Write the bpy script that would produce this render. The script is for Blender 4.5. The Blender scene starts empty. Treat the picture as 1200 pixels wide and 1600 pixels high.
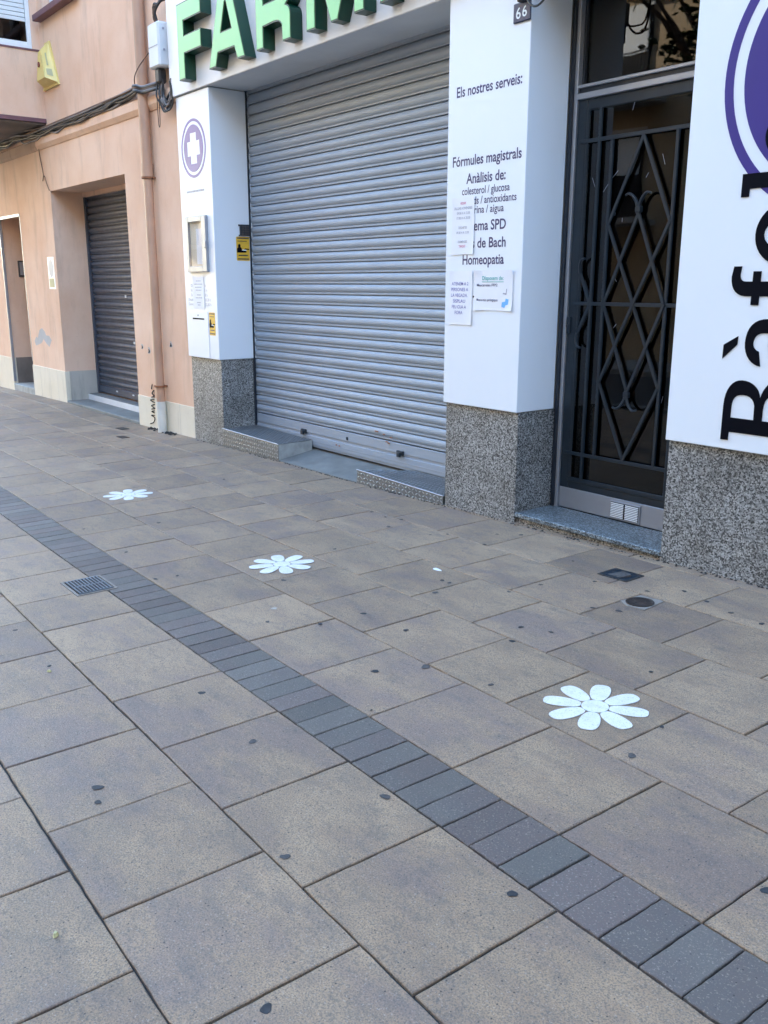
import bpy, math, random
from mathutils import Vector, Matrix
rng = random.Random(7)
S = bpy.context.scene
COL = S.collection
rad = math.radians

# ------------------------------------------------------------------ camera
CZ = 1.6389
RM = [[0.613787, 0.78947, 0.00169], [0.194247, -0.148946, -0.969579], [-0.765201, 0.595443, -0.244773]]
cam = bpy.data.cameras.new('camera')
cam.sensor_fit = 'VERTICAL'; cam.sensor_height = 24.0; cam.sensor_width = 18.0
cam.lens = 24.0 * 1409.92 / 1600.0
cam.clip_start = 0.05; cam.clip_end = 500
camo = bpy.data.objects.new('camera', cam); COL.objects.link(camo)
r_, d_, f_ = [Vector(v) for v in RM]
camo.matrix_world = Matrix(((r_.x, -d_.x, -f_.x, 0), (r_.y, -d_.y, -f_.y, 0), (r_.z, -d_.z, -f_.z, CZ), (0, 0, 0, 1)))
S.camera = camo
S.render.resolution_x = 768; S.render.resolution_y = 1024

# ------------------------------------------------------------------ light
SUN_EL, SUN_AZ = rad(16), rad(-65)          # azimuth from +y towards +x
w = bpy.data.worlds.new('World'); S.world = w; w.use_nodes = True
nt = w.node_tree
sky = nt.nodes.new('ShaderNodeTexSky'); sky.sky_type = 'NISHITA'; sky.sun_disc = False
sky.sun_elevation = SUN_EL; sky.sun_rotation = SUN_AZ
sky.air_density = 1.2; sky.dust_density = 0.3; sky.ozone_density = 2.8
bg = nt.nodes['Background']; bg.inputs[1].default_value = 0.15
nt.links.new(sky.outputs[0], bg.inputs[0])
sd = Vector((math.cos(SUN_EL) * math.sin(SUN_AZ), math.cos(SUN_EL) * math.cos(SUN_AZ), math.sin(SUN_EL)))
sl = bpy.data.lights.new('sun', 'SUN'); sl.energy = 2.5; sl.angle = rad(0.5); sl.color = (1, 0.93, 0.82)
so = bpy.data.objects.new('sun', sl); COL.objects.link(so)
so.rotation_euler = sd.to_track_quat('Z', 'Y').to_euler(); so.location = (-10, 20, 30)
S.view_settings.view_transform = 'Standard'; S.view_settings.look = 'None'
S.view_settings.exposure = 3.88; S.view_settings.gamma = 1

# ------------------------------------------------------------------ materials
def newmat(name):
    m = bpy.data.materials.new(name); m.use_nodes = True
    t = m.node_tree; b = t.nodes['Principled BSDF']
    return m, t, b
def nd(t, typ, **kw):
    n = t.nodes.new(typ)
    for k, v in kw.items():
        if isinstance(k, str) and hasattr(n, k): setattr(n, k, v)
    return n
def noise(t, vec, scale, detail=4, rough=0.55):
    n = t.nodes.new('ShaderNodeTexNoise'); n.inputs['Scale'].default_value = scale
    n.inputs['Detail'].default_value = detail; n.inputs['Roughness'].default_value = rough
    if vec: t.links.new(vec, n.inputs['Vector'])
    return n.outputs['Fac']
def ramp(t, fac, stops):
    r = t.nodes.new('ShaderNodeValToRGB'); e = r.color_ramp.elements
    while len(e) < len(stops): e.new(0.5)
    for i, (p, c) in enumerate(stops):
        e[i].position = p; e[i].color = (*c, 1) if len(c) == 3 else c
    t.links.new(fac, r.inputs[0]); return r.outputs[0]
def mix(t, fac, a, b, mode='MIX'):
    m = t.nodes.new('ShaderNodeMix'); m.data_type = 'RGBA'; m.blend_type = mode
    for sock, v in ((m.inputs[0], fac), (m.inputs[6], a), (m.inputs[7], b)):
        if isinstance(v, (int, float)): sock.default_value = v
        elif isinstance(v, tuple): sock.default_value = (*v, 1)
        else: t.links.new(v, sock)
    return m.outputs[2]
def math_(t, op, a, b=0.0):
    m = t.nodes.new('ShaderNodeMath'); m.operation = op
    for sock, v in ((m.inputs[0], a), (m.inputs[1], b)):
        if isinstance(v, (int, float)): sock.default_value = v
        else: t.links.new(v, sock)
    return m.outputs[0]
def geo(t, scale=(1, 1, 1)):
    g = t.nodes.new('ShaderNodeNewGeometry'); mp = t.nodes.new('ShaderNodeMapping')
    mp.inputs['Scale'].default_value = scale
    t.links.new(g.outputs['Position'], mp.inputs[0]); return mp.outputs[0]
def bump(t, b, h, strength=0.3, dist=0.01):
    n = t.nodes.new('ShaderNodeBump'); n.inputs['Strength'].default_value = strength
    n.inputs['Distance'].default_value = dist
    t.links.new(h, n.inputs['Height']); t.links.new(n.outputs[0], b.inputs['Normal'])
def mat(name, col, rough=0.6, metal=0.0, var=0.12, vs=3.0, bs=0, bst=0.2, stretch=(1, 1, 1), spec=0.5, rv=0.0):
    m, t, b = newmat(name)
    p = geo(t, stretch)
    n = noise(t, p, vs, 5)
    lo = tuple(c * (1 - var) for c in col); hi = tuple(min(1, c * (1 + var)) for c in col)
    t.links.new(ramp(t, n, [(0.3, lo), (0.7, hi)]), b.inputs['Base Color'])
    b.inputs['Roughness'].default_value = rough; b.inputs['Metallic'].default_value = metal
    b.inputs['Specular IOR Level'].default_value = spec
    if rv:
        t.links.new(ramp(t, noise(t, p, vs * 2.3, 5), [(0.3, (rough - rv,) * 3), (0.7, (rough + rv,) * 3)]), b.inputs['Roughness'])
    if bs: bump(t, b, noise(t, geo(t), bs, 3), bst, 0.004)
    return m

def paving_mat(name, kind):
    m, t, b = newmat(name)
    at = t.nodes.new('ShaderNodeAttribute'); at.attribute_name = 'tint'
    sep = t.nodes.new('ShaderNodeSeparateColor'); t.links.new(at.outputs['Color'], sep.inputs[0])
    g = t.nodes.new('ShaderNodeNewGeometry')
    cmb = t.nodes.new('ShaderNodeCombineXYZ'); t.links.new(math_(t, 'MULTIPLY', sep.outputs[2], 37.0), cmb.inputs[2])
    va = t.nodes.new('ShaderNodeVectorMath'); va.operation = 'ADD'
    t.links.new(g.outputs['Position'], va.inputs[0]); t.links.new(cmb.outputs[0], va.inputs[1])
    mp = t.nodes.new('ShaderNodeMapping'); mp.inputs['Scale'].default_value = (0.75, 1.5, 1)
    t.links.new(va.outputs[0], mp.inputs[0])
    v = mp.outputs[0]
    K_ = 0.23 if kind == 'slab' else 0.6
    if kind == 'slab': warm, cool, lite = (0.312, 0.211, 0.132), (0.236, 0.163, 0.124), (0.372, 0.256, 0.158)
    else: warm, cool, lite = (0.112, 0.093, 0.085), (0.122, 0.091, 0.081), (0.126, 0.112, 0.098)
    n1 = noise(t, v, 3.2, 4, 0.6)
    f = math_(t, 'ADD', n1, math_(t, 'MULTIPLY', math_(t, 'SUBTRACT', sep.outputs[1], 0.5), K_))
    c = ramp(t, f, [(0.34, cool), (0.50, warm), (0.66, lite)])
    # dirty patches, worn pale grit, pores
    c = mix(t, ramp(t, noise(t, v, 9, 6, 0.7), [(0.50, (0, 0, 0)), (0.80, (0.75,) * 3)]), c, (0.115, 0.098, 0.090))
    c = mix(t, ramp(t, noise(t, geo(t), 45, 4, 0.7), [(0.54, (0, 0, 0)), (0.72, (0.5,) * 3)]), c, (0.12, 0.10, 0.09))
    gpos = geo(t)
    c = mix(t, ramp(t, noise(t, gpos, 1.9, 6, 0.68), [(0.48, (0, 0, 0)), (0.72, (0.34,) * 3)]), c, (0.135, 0.108, 0.088))
    c = mix(t, ramp(t, noise(t, geo(t, (1, 2.4, 1)), 6.5, 5, 0.75), [(0.60, (0, 0, 0)), (0.70, (0.40,) * 3)]), c, (0.10, 0.082, 0.072))
    c = mix(t, ramp(t, noise(t, gpos, 210, 2, 0.6), [(0.36, (0.75,) * 3), (0.54, (0, 0, 0))]), c, (0.10, 0.09, 0.08))
    c = mix(t, ramp(t, noise(t, gpos, 160, 2, 0.6), [(0.58, (0, 0, 0)), (0.74, (0.5,) * 3)]), c, (0.42, 0.35, 0.28))
    vo = t.nodes.new('ShaderNodeTexVoronoi'); vo.inputs['Scale'].default_value = 38; t.links.new(gpos, vo.inputs['Vector'])
    c = mix(t, ramp(t, vo.outputs['Distance'], [(0.07, (0.85,) * 3), (0.12, (0, 0, 0))]), c, (0.035, 0.032, 0.03))
    vo2 = t.nodes.new('ShaderNodeTexVoronoi'); vo2.inputs['Scale'].default_value = 24; t.links.new(gpos, vo2.inputs['Vector'])
    c = mix(t, ramp(t, vo2.outputs['Distance'], [(0.040, (0.32,) * 3), (0.070, (0, 0, 0))]), c, (0.50, 0.45, 0.40))
    mul = t.nodes.new('ShaderNodeCombineColor')
    for i in range(3): t.links.new(sep.outputs[0], mul.inputs[i])
    c = mix(t, 1.0, c, mul.outputs[0], 'MULTIPLY')
    t.links.new(c, b.inputs['Base Color'])
    t.links.new(ramp(t, n1, [(0.3, (0.54,) * 3), (0.7, (0.72,) * 3)]), b.inputs['Roughness'])
    b.inputs['Specular IOR Level'].default_value = 0.36
    bump(t, b, noise(t, gpos, 170, 3, 0.6), 0.45, 0.004)
    return m

def granite_mat(name, sc=1.0, tint=(1, 1, 1), lift=1.0):
    m, t, b = newmat(name)
    p = geo(t)
    vo = t.nodes.new('ShaderNodeTexVoronoi'); vo.inputs['Scale'].default_value = 128 * sc; t.links.new(p, vo.inputs['Vector'])
    sc_ = t.nodes.new('ShaderNodeSeparateColor'); t.links.new(vo.outputs['Color'], sc_.inputs[0])
    k = math_(t, 'ADD', math_(t, 'MULTIPLY', sc_.outputs[0], 0.62), math_(t, 'MULTIPLY', noise(t, p, 60 * sc, 3, 0.6), 0.38))
    T = lambda a: tuple(min(0.9, a * x * lift) for x in tint)
    c = ramp(t, k, [(0.22, T(0.025)), (0.36, T(0.085)), (0.47, T(0.185)), (0.62, T(0.275)), (0.80, T(0.44))])
    c = mix(t, ramp(t, noise(t, p, 2.2, 5, 0.65), [(0.46, (0, 0, 0)), (0.75, (0.6,) * 3)]), c, (0.30, 0.27, 0.23), 'MULTIPLY')
    t.links.new(c, b.inputs['Base Color'])
    b.inputs['Roughness'].default_value = 0.42
    return m

def plaster_mat(name, col, pale, stain):
    m, t, b = newmat(name)
    p = geo(t)
    c = ramp(t, noise(t, p, 1.1, 5, 0.6), [(0.35, col), (0.68, pale)])
    st = noise(t, geo(t, (2.2, 2.2, 0.35)), 2.6, 6, 0.7)
    c = mix(t, ramp(t, st, [(0.52, (0, 0, 0)), (0.78, (0.45,) * 3)]), c, stain)
    sp = noise(t, p, 26, 5, 0.7)
    c = mix(t, ramp(t, sp, [(0.62, (0, 0, 0)), (0.80, (0.35,) * 3)]), c, stain)
    t.links.new(c, b.inputs['Base Color']); b.inputs['Roughness'].default_value = 0.88
    b.inputs['Specular IOR Level'].default_value = 0.25
    bump(t, b, noise(t, p, 55, 5, 0.65), 0.35, 0.006)
    return m

def metal_mat(name, col, rough, metal=0.85, streak=(0.5, 1, 14), var=0.14, dirt=(0.12, 0.11, 0.10), da=0.4):
    m, t, b = newmat(name)
    c = ramp(t, noise(t, geo(t, streak), 5, 4), [(0.3, tuple(x * (1 - var) for x in col)), (0.7, tuple(x * (1 + var) for x in col))])
    c = mix(t, ramp(t, noise(t, geo(t), 7, 6, 0.72), [(0.56, (0, 0, 0)), (0.82, (da,) * 3)]), c, dirt)
    t.links.new(c, b.inputs['Base Color'])
    b.inputs['Metallic'].default_value = metal
    t.links.new(ramp(t, noise(t, geo(t), 11, 5, 0.6), [(0.3, (rough - 0.06,) * 3), (0.7, (rough + 0.10,) * 3)]), b.inputs['Roughness'])
    return m

def glass_mat(name, tint, refl=1.0):
    m, t, b = newmat(name)
    out = t.nodes['Material Output']
    tr = t.nodes.new('ShaderNodeBsdfTransparent'); tr.inputs[0].default_value = (*tint, 1)
    gl = t.nodes.new('ShaderNodeBsdfGlossy'); gl.inputs['Roughness'].default_value = 0.015
    gl.inputs[0].default_value = (refl, refl, refl, 1)
    fr = t.nodes.new('ShaderNodeFresnel'); fr.inputs[0].default_value = 1.5
    bm = t.nodes.new('ShaderNodeBump'); bm.inputs['Strength'].default_value = 0.05; bm.inputs['Distance'].default_value = 0.02
    t.links.new(noise(t, geo(t), 1.7, 2), bm.inputs['Height']); t.links.new(bm.outputs[0], gl.inputs['Normal'])
    mx = t.nodes.new('ShaderNodeMixShader')
    gg = t.nodes.new('ShaderNodeNewGeometry')
    t.links.new(math_(t, 'MULTIPLY', fr.outputs[0], math_(t, 'SUBTRACT', 1.0, gg.outputs['Backfacing'])), mx.inputs[0]); t.links.new(tr.outputs[0], mx.inputs[1]); t.links.new(gl.outputs[0], mx.inputs[2])
    t.links.new(mx.outputs[0], out.inputs[0])
    return m

def checker_mat(name):
    # tread plate metal; the raised lozenges are real geometry
    return metal_mat(name, (0.20, 0.205, 0.21), 0.42, 0.7, (1, 1, 1), 0.10, (0.07, 0.065, 0.06), 0.35)

M = {}
M['slab'] = paving_mat('paving slab', 'slab')
M['sett'] = paving_mat('dark paver', 'sett')
M['joint'] = mat('joint dirt', (0.030, 0.028, 0.027), 0.95, var=0.4, vs=30, bs=120)
M['granite'] = granite_mat('speckled granite', 1.0, (0.99, 0.98, 0.95))
M['granite_sill'] = granite_mat('sill granite', 1.0, (0.80, 0.93, 1.0), 0.85)
M['white'] = mat('white cladding', (0.735, 0.775, 0.825), 0.32, var=0.015, vs=1.3, stretch=(1, 1, 0.4))
M['offwhite'] = mat('fascia white', (0.74, 0.74, 0.74), 0.42, var=0.05, vs=1.5, stretch=(1, 1, 0.5))
M['soffit'] = mat('soffit paint', (0.60, 0.61, 0.62), 0.6, var=0.06)
M['purple'] = mat('purple vinyl', (0.026, 0.011, 0.180), 0.5, var=0.05)
M['lilac'] = mat('faded purple vinyl', (0.105, 0.060, 0.29), 0.32, var=0.12, vs=4)
M['black'] = mat('black vinyl', (0.002, 0.0025, 0.006), 0.6, var=0.1, spec=0.06)
M['navy'] = mat('navy lettering', (0.040, 0.032, 0.115), 0.45, var=0.05)
M['greyink'] = mat('grey ink', (0.34, 0.34, 0.40), 0.5, var=0.05)
M['blueink'] = mat('blue ink', (0.16, 0.15, 0.42), 0.6, var=0.05)
M['redink'] = mat('red ink', (0.62, 0.10, 0.20), 0.6, var=0.05)
M['tealink'] = mat('teal ink', (0.10, 0.42, 0.40), 0.6, var=0.05)
M['cyanink'] = mat('light blue print', (0.14, 0.42, 0.78), 0.5, var=0.1)
M['paper'] = mat('paper', (0.74, 0.75, 0.80), 0.55, var=0.03, vs=6)
M['green'] = mat('dark green metal', (0.002, 0.040, 0.021), 0.38, var=0.12)
M['mint'] = mat('pale green acrylic', (0.25, 0.59, 0.24), 0.38, var=0.05, vs=1.2)
M['shutter'] = metal_mat('shutter steel', (0.300, 0.340, 0.395), 0.54, 0.10, (0.35, 1, 6), 0.05, (0.25, 0.25, 0.25), 0.25)
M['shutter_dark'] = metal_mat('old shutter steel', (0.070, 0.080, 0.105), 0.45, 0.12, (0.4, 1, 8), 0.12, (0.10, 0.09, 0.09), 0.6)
M['alu'] = metal_mat('aluminium', (0.36, 0.37, 0.40), 0.42, 0.6, (0.4, 1, 2), 0.06, (0.3, 0.3, 0.3), 0.25)
M['iron'] = metal_mat('painted iron', (0.008, 0.016, 0.025), 0.46, 0.0, (1, 1, 1), 0.15, (0.05, 0.06, 0.07), 0.3)
M['darkframe'] = mat('dark frame paint', (0.014, 0.019, 0.028), 0.38, var=0.15)
M['tread'] = checker_mat('tread plate')
M['treadbar'] = metal_mat('worn tread bars', (0.42, 0.43, 0.44), 0.36, 0.7, (1, 1, 1), 0.05, (0.3, 0.3, 0.3), 0.15)
M['concrete'] = mat('concrete', (0.34, 0.345, 0.33), 0.85, var=0.22, vs=9, bs=70, bst=0.4)
M['apron'] = mat('worn concrete', (0.165, 0.165, 0.155), 0.8, var=0.2, vs=5, bs=60, bst=0.3)
M['orange'] = plaster_mat('orange plaster', (0.72, 0.46, 0.315), (0.81, 0.575, 0.43), (0.36, 0.24, 0.18))
M['orange_stain_shade'] = plaster_mat('stained and shaded orange plaster', (0.44, 0.30, 0.225), (0.56, 0.39, 0.30), (0.12, 0.09, 0.08))  # real stain plus the shade under the bay, both put into the colour
M['cream'] = plaster_mat('cream plinth', (0.70, 0.62, 0.48), (0.78, 0.71, 0.58), (0.34, 0.29, 0.22))
M['cream_dirty'] = plaster_mat('stained plinth', (0.42, 0.39, 0.34), (0.52, 0.48, 0.42), (0.13, 0.12, 0.11))
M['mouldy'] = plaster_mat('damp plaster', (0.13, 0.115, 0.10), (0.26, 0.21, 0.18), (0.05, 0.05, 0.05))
M['burgundy'] = mat('burgundy paint', (0.17, 0.075, 0.085), 0.6, var=0.15, vs=8)
M['patch'] = plaster_mat('bare render', (0.42, 0.40, 0.39), (0.52, 0.50, 0.49), (0.30, 0.27, 0.25))
M['pipe'] = mat('painted pipe', (0.48, 0.285, 0.19), 0.5, var=0.14, vs=4, stretch=(1, 1, 0.5))
M['pipewhite'] = mat('pale pipe', (0.62, 0.60, 0.54), 0.55, var=0.12, vs=6)
M['rust'] = mat('rusty strap', (0.25, 0.10, 0.045), 0.8, var=0.3, vs=30)
M['boxgrey'] = mat('grey plastic box', (0.64, 0.66, 0.68), 0.45, var=0.05)
M['cable'] = mat('black cable', (0.016, 0.016, 0.018), 0.5, var=0.2)
M['cablegrey'] = mat('grey cable', (0.22, 0.20, 0.20), 0.6, var=0.25, vs=9)
M['cablebrown'] = mat('brown cable', (0.12, 0.065, 0.045), 0.6, var=0.2)
M['yellow'] = mat('yellow plastic', (0.74, 0.58, 0.20), 0.42, var=0.06)
M['stickeryellow'] = mat('yellow sticker', (0.70, 0.42, 0.035), 0.45, var=0.10, vs=25)
M['lens'] = mat('dark red lens', (0.20, 0.03, 0.02), 0.25, var=0.1)
M['olive'] = mat('faded print', (0.42, 0.38, 0.20), 0.6, var=0.1)
M['keypad'] = mat('dark bronze keypad', (0.075, 0.065, 0.060), 0.45, 0.3, var=0.2, vs=40)
M['plate'] = mat('navy enamel', (0.020, 0.034, 0.085), 0.25, var=0.15, vs=12)
M['enamelwhite'] = mat('enamel white', (0.66, 0.72, 0.76), 0.35, var=0.1, vs=40)
M['grate'] = metal_mat('galvanised grate', (0.20, 0.235, 0.27), 0.42, 0.7, (1, 1, 1), 0.2, (0.06, 0.05, 0.05), 0.6)
M['gratewhite'] = mat('pale mortar', (0.215, 0.19, 0.165), 0.85, var=0.15, vs=20)
M['castiron'] = mat('rusty cast iron', (0.045, 0.032, 0.027), 0.6, 0.4, var=0.35, vs=22, bs=90, bst=0.5)
M['dark'] = mat('dark void', (0.008, 0.008, 0.009), 0.9, var=0.1)
M['gum'] = mat('old gum', (0.026, 0.027, 0.030), 0.75, var=0.3, vs=60)
M['gumworn'] = mat('worn gum', (0.062, 0.056, 0.054), 0.8, var=0.35, vs=60)
M['gumpale'] = mat('pale gum', (0.34, 0.31, 0.27), 0.8, var=0.15, vs=60)
M['leaf'] = mat('yellow leaf', (0.50, 0.45, 0.22), 0.6, var=0.2, vs=60)
def paint_mat():
    m, t, b = newmat('white floor paint'); p = geo(t)
    c = ramp(t, noise(t, p, 14, 5, 0.65), [(0.35, (0.60, 0.585, 0.55)), (0.65, (0.70, 0.69, 0.66))])
    c = mix(t, ramp(t, noise(t, p, 170, 3, 0.6), [(0.30, (0.75,) * 3), (0.42, (0, 0, 0))]), c, (0.24, 0.19, 0.14))
    c = mix(t, ramp(t, noise(t, p, 33, 6, 0.75), [(0.60, (0, 0, 0)), (0.74, (0.55,) * 3)]), c, (0.34, 0.29, 0.23))
    t.links.new(c, b.inputs['Base Color']); b.inputs['Roughness'].default_value = 0.7
    bump(t, b, noise(t, p, 170, 3, 0.6), 0.3, 0.003); return m
M['paint'] = paint_mat()
M['glass_dark'] = glass_mat('door glass', (0.33, 0.30, 0.28))
M['glass_clear'] = glass_mat('clear glass', (0.95, 0.95, 0.95))
M['glass'] = glass_mat('window glass', (0.6, 0.62, 0.64))
M['hall'] = mat('hallway wall', (0.30, 0.20, 0.14), 0.8, var=0.2, vs=2)
M['hallfloor'] = mat('hallway floor', (0.10, 0.07, 0.055), 0.6, var=0.2, vs=2)
M['blind'] = mat('white blind', (0.72, 0.75, 0.75), 0.5, var=0.05)
M['framewhite'] = mat('white window frame', (0.78, 0.79, 0.79), 0.4, var=0.04)
M['ochre'] = plaster_mat('ochre plaster', (0.46, 0.34, 0.20), (0.52, 0.40, 0.26), (0.30, 0.22, 0.15))
M['render'] = plaster_mat('grey render', (0.40, 0.38, 0.35), (0.46, 0.44, 0.41), (0.28, 0.26, 0.24))
M['roof'] = mat('roof tiles', (0.32, 0.15, 0.09), 0.85, var=0.2)
M['asphalt'] = mat('asphalt', (0.050, 0.050, 0.052), 0.9, var=0.2, vs=20, bs=200)
M['kerb'] = mat('kerb stone', (0.33, 0.32, 0.30), 0.8, var=0.12, vs=9)
M['bark'] = mat('bark', (0.12, 0.085, 0.06), 0.9, var=0.3, vs=14)
M['foliage'] = mat('foliage', (0.045, 0.095, 0.028), 0.6, var=0.35, vs=1.8)
M['blue'] = mat('blue plastic', (0.06, 0.20, 0.42), 0.5)

# ------------------------------------------------------------------ helpers
SX, SY, YAW = 0.018935, 0.014578, -0.028488
def ss(a, b, x):
    k = max(0.0, min(1.0, (x - a) / (b - a))); return k * k * (3 - 2 * k)
def GZ(x, y):
    c = 0.03 * ss(6, 8.5, -x) + 0.06 * ss(11.5, 14, -x)
    x = max(-30, x)
    return SX * x + SY * y + c * max(0, min(1, y / 4.57))
cy_, sy_ = math.cos(YAW), math.sin(YAW)
def UV(u, v): return (cy_ * u - sy_ * v, sy_ * u + cy_ * v)

def world_loc(o):
    l = Vector((0, 0, 0))
    while o: l += o.location; o = o.parent
    return l
class MB:
    def __init__(s): s.v = []; s.f = []; s.mi = []; s.sm = []
    def add(s, vs, fs, mi=0, smooth=False):
        n = len(s.v); s.v += [tuple(p) for p in vs]
        for f in fs: s.f.append([n + i for i in f]); s.mi.append(mi); s.sm.append(smooth)
        return s
    def box(s, x0, x1, y0, y1, z0, z1, mi=0, bev=0.0):
        if x1 < x0: x0, x1 = x1, x0
        if bev <= 0:
            v = [(x, y, z) for x in (x0, x1) for y in (y0, y1) for z in (z0, z1)]
            return s.add(v, [(0, 1, 3, 2), (4, 6, 7, 5), (0, 4, 5, 1), (2, 3, 7, 6), (0, 2, 6, 4), (1, 5, 7, 3)], mi)
        b = min(bev, (x1 - x0) / 2.1, (y1 - y0) / 2.1, (z1 - z0) / 2.1)
        vs = []; idx = {}
        for i, (x, sxx) in enumerate(((x0, 1), (x1, -1))):
            for j, (y, syy) in enumerate(((y0, 1), (y1, -1))):
                for k, (z, szz) in enumerate(((z0, 1), (z1, -1))):
                    idx[i, j, k, 0] = len(vs); vs.append((x, y + b * syy, z + b * szz))
                    idx[i, j, k, 1] = len(vs); vs.append((x + b * sxx, y, z + b * szz))
                    idx[i, j, k, 2] = len(vs); vs.append((x + b * sxx, y + b * syy, z))
        fs = []
        for i in (0, 1): fs.append([idx[i, 0, 0, 0], idx[i, 0, 1, 0], idx[i, 1, 1, 0], idx[i, 1, 0, 0]][::1 if i == 0 else -1])
        for j in (0, 1): fs.append([idx[0, j, 0, 1], idx[1, j, 0, 1], idx[1, j, 1, 1], idx[0, j, 1, 1]][::1 if j == 0 else -1])
        for k in (0, 1): fs.append([idx[0, 0, k, 2], idx[0, 1, k, 2], idx[1, 1, k, 2], idx[1, 0, k, 2]][::1 if k == 0 else -1])
        for i in (0, 1):
            for j in (0, 1): fs.append([idx[i, j, 0, 0], idx[i, j, 0, 1], idx[i, j, 1, 1], idx[i, j, 1, 0]])
            for k in (0, 1): fs.append([idx[i, 0, k, 0], idx[i, 0, k, 2], idx[i, 1, k, 2], idx[i, 1, k, 0]])
            for j in (0, 1):
                for k in (0, 1): fs.append([idx[i, j, k, 0], idx[i, j, k, 1], idx[i, j, k, 2]])
        for j in (0, 1):
            for k in (0, 1): fs.append([idx[0, j, k, 1], idx[0, j, k, 2], idx[1, j, k, 2], idx[1, j, k, 1]])
        c = Vector(((x0 + x1) / 2, (y0 + y1) / 2, (z0 + z1) / 2))
        out = []
        for f in fs:
            p = [Vector(vs[i]) for i in f]
            n = (p[1] - p[0]).cross(p[2] - p[0]); m = sum(p, Vector()) / len(p)
            out.append(f if n.dot(m - c) > 0 else f[::-1])
        return s.add(vs, out, mi)
    def tube(s, pts, r, n=8, mi=0, cap=True):
        P = [Vector(p) for p in pts]; rs = r if isinstance(r, (list, tuple)) else [r] * len(P)
        rings = []; up = None
        for i, p in enumerate(P):
            t = (P[min(i + 1, len(P) - 1)] - P[max(i - 1, 0)]).normalized()
            if up is None:
                up = Vector((0, 0, 1)) if abs(t.z) < 0.9 else Vector((1, 0, 0))
            a = t.cross(up).normalized(); up = a.cross(t).normalized()
            rings.append([p + (a * math.cos(2 * math.pi * k / n) + up * math.sin(2 * math.pi * k / n)) * rs[i] for k in range(n)])
        vs = [v for r_ in rings for v in r_]; fs = []
        for i in range(len(P) - 1):
            for k in range(n): fs.append((i * n + k, i * n + (k + 1) % n, (i + 1) * n + (k + 1) % n, (i + 1) * n + k))
        s.add(vs, fs, mi, True)
        if cap:
            s.add(rings[0], [tuple(range(n))[::-1]], mi); s.add(rings[-1], [tuple(range(n))], mi)
        return s
    def bar(s, a, b, w, d, mi=0):
        # flat bar of width w lying in the xz plane, depth d in y
        a = Vector(a); b = Vector(b); t = (b - a).normalized(); nrm = Vector((-t.z, 0, t.x)) * w / 2; dy = Vector((0, d / 2, 0))
        v = [a - nrm - dy, a + nrm - dy, a + nrm + dy, a - nrm + dy, b - nrm - dy, b + nrm - dy, b + nrm + dy, b - nrm + dy]
        return s.add(v, [(0, 1, 2, 3), (7, 6, 5, 4), (0, 4, 5, 1), (1, 5, 6, 2), (2, 6, 7, 3), (3, 7, 4, 0)], mi)
    def profile_x(s, prof, x0, x1, mi=0, smooth=True):
        # sweep a (y,z) profile along x
        n = len(prof); vs = [(x0, y, z) for y, z in prof] + [(x1, y, z) for y, z in prof]
        return s.add(vs, [(i, i + 1, n + i + 1, n + i) for i in range(n - 1)], mi, smooth)
    def prism(s, poly, y0, y1, mi=0):
        # polygon in (x,z), extruded in y
        n = len(poly); vs = [(x, y0, z) for x, z in poly] + [(x, y1, z) for x, z in poly]
        return s.add(vs, [tuple(range(n)), tuple(range(2 * n - 1, n - 1, -1))] + [((i + 1) % n, i, n + i, n + (i + 1) % n) for i in range(n)], mi)
    def build(s, name, mats, parent=None):
        me = bpy.data.meshes.new(name)
        o0 = world_loc(parent) if parent else (Vector(s.base) if hasattr(s, 'base') else Vector((0, 0, 0)))
        me.from_pydata([tuple(Vector(p) - o0) for p in s.v], [], s.f)
        if not isinstance(mats, (list, tuple)): mats = [mats]
        for m in mats: me.materials.append(m)
        for p, i, sm in zip(me.polygons, s.mi, s.sm): p.material_index = i; p.use_smooth = sm
        me.update()
        o = bpy.data.objects.new(name, me); COL.objects.link(o)
        if parent: o.parent = parent
        else: o.location = o0
        return o
def tag(o, label=None, cat=None, group=None, kind=None):
    if label: o['label'] = label
    if cat: o['category'] = cat
    if group: o['group'] = group
    if kind: o['kind'] = kind
    return o
def thing(name, loc, label, cat, group=None):
    o = bpy.data.objects.new(name, None); COL.objects.link(o); o.location = loc; o.empty_display_size = 0.1
    return tag(o, label, cat, group)
def from_curve(cu, name, m, parent, fn):
    # flat curve data -> mesh placed by fn(x, y, z) in world space
    tmp = bpy.data.objects.new('tmp', cu); COL.objects.link(tmp)
    dg = bpy.context.evaluated_depsgraph_get(); dg.update()
    me = bpy.data.meshes.new_from_object(tmp.evaluated_get(dg)); me.name = name
    bpy.data.objects.remove(tmp); bpy.data.curves.remove(cu)
    o0 = world_loc(parent) if parent else Vector((0, 0, 0))
    for v in me.vertices: v.co = Vector(fn(*v.co)) - o0
    me.materials.clear(); me.materials.append(m)
    for p in me.polygons: p.use_smooth = False; p.material_index = 0
    o = bpy.data.objects.new(name, me); COL.objects.link(o)
    if parent: o.parent = parent
    return o
def shape(name, polys, y, th, m, parent, offset=0.0, side=None, bez=False):
    # polys in (x,z) (or (y,z) when side = x of the face looking to +x); front face at y
    cu = bpy.data.curves.new(name, 'CURVE'); cu.dimensions = '2D'; cu.fill_mode = 'BOTH'
    cu.extrude = th / 2; cu.offset = offset; cu.resolution_u = 6
    for poly in polys:
        sp = cu.splines.new('POLY'); sp.points.add(len(poly) - 1)
        for q, p in zip(sp.points, poly): q.co = (p[0], p[1], 0, 1)
        sp.use_cyclic_u = True
    if side is None: fn = lambda a, b, c: (a, y + th / 2 - c, b)
    else: fn = lambda a, b, c: (side - th / 2 + c, a, b)
    return from_curve(cu, name, m, parent, fn)
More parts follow.
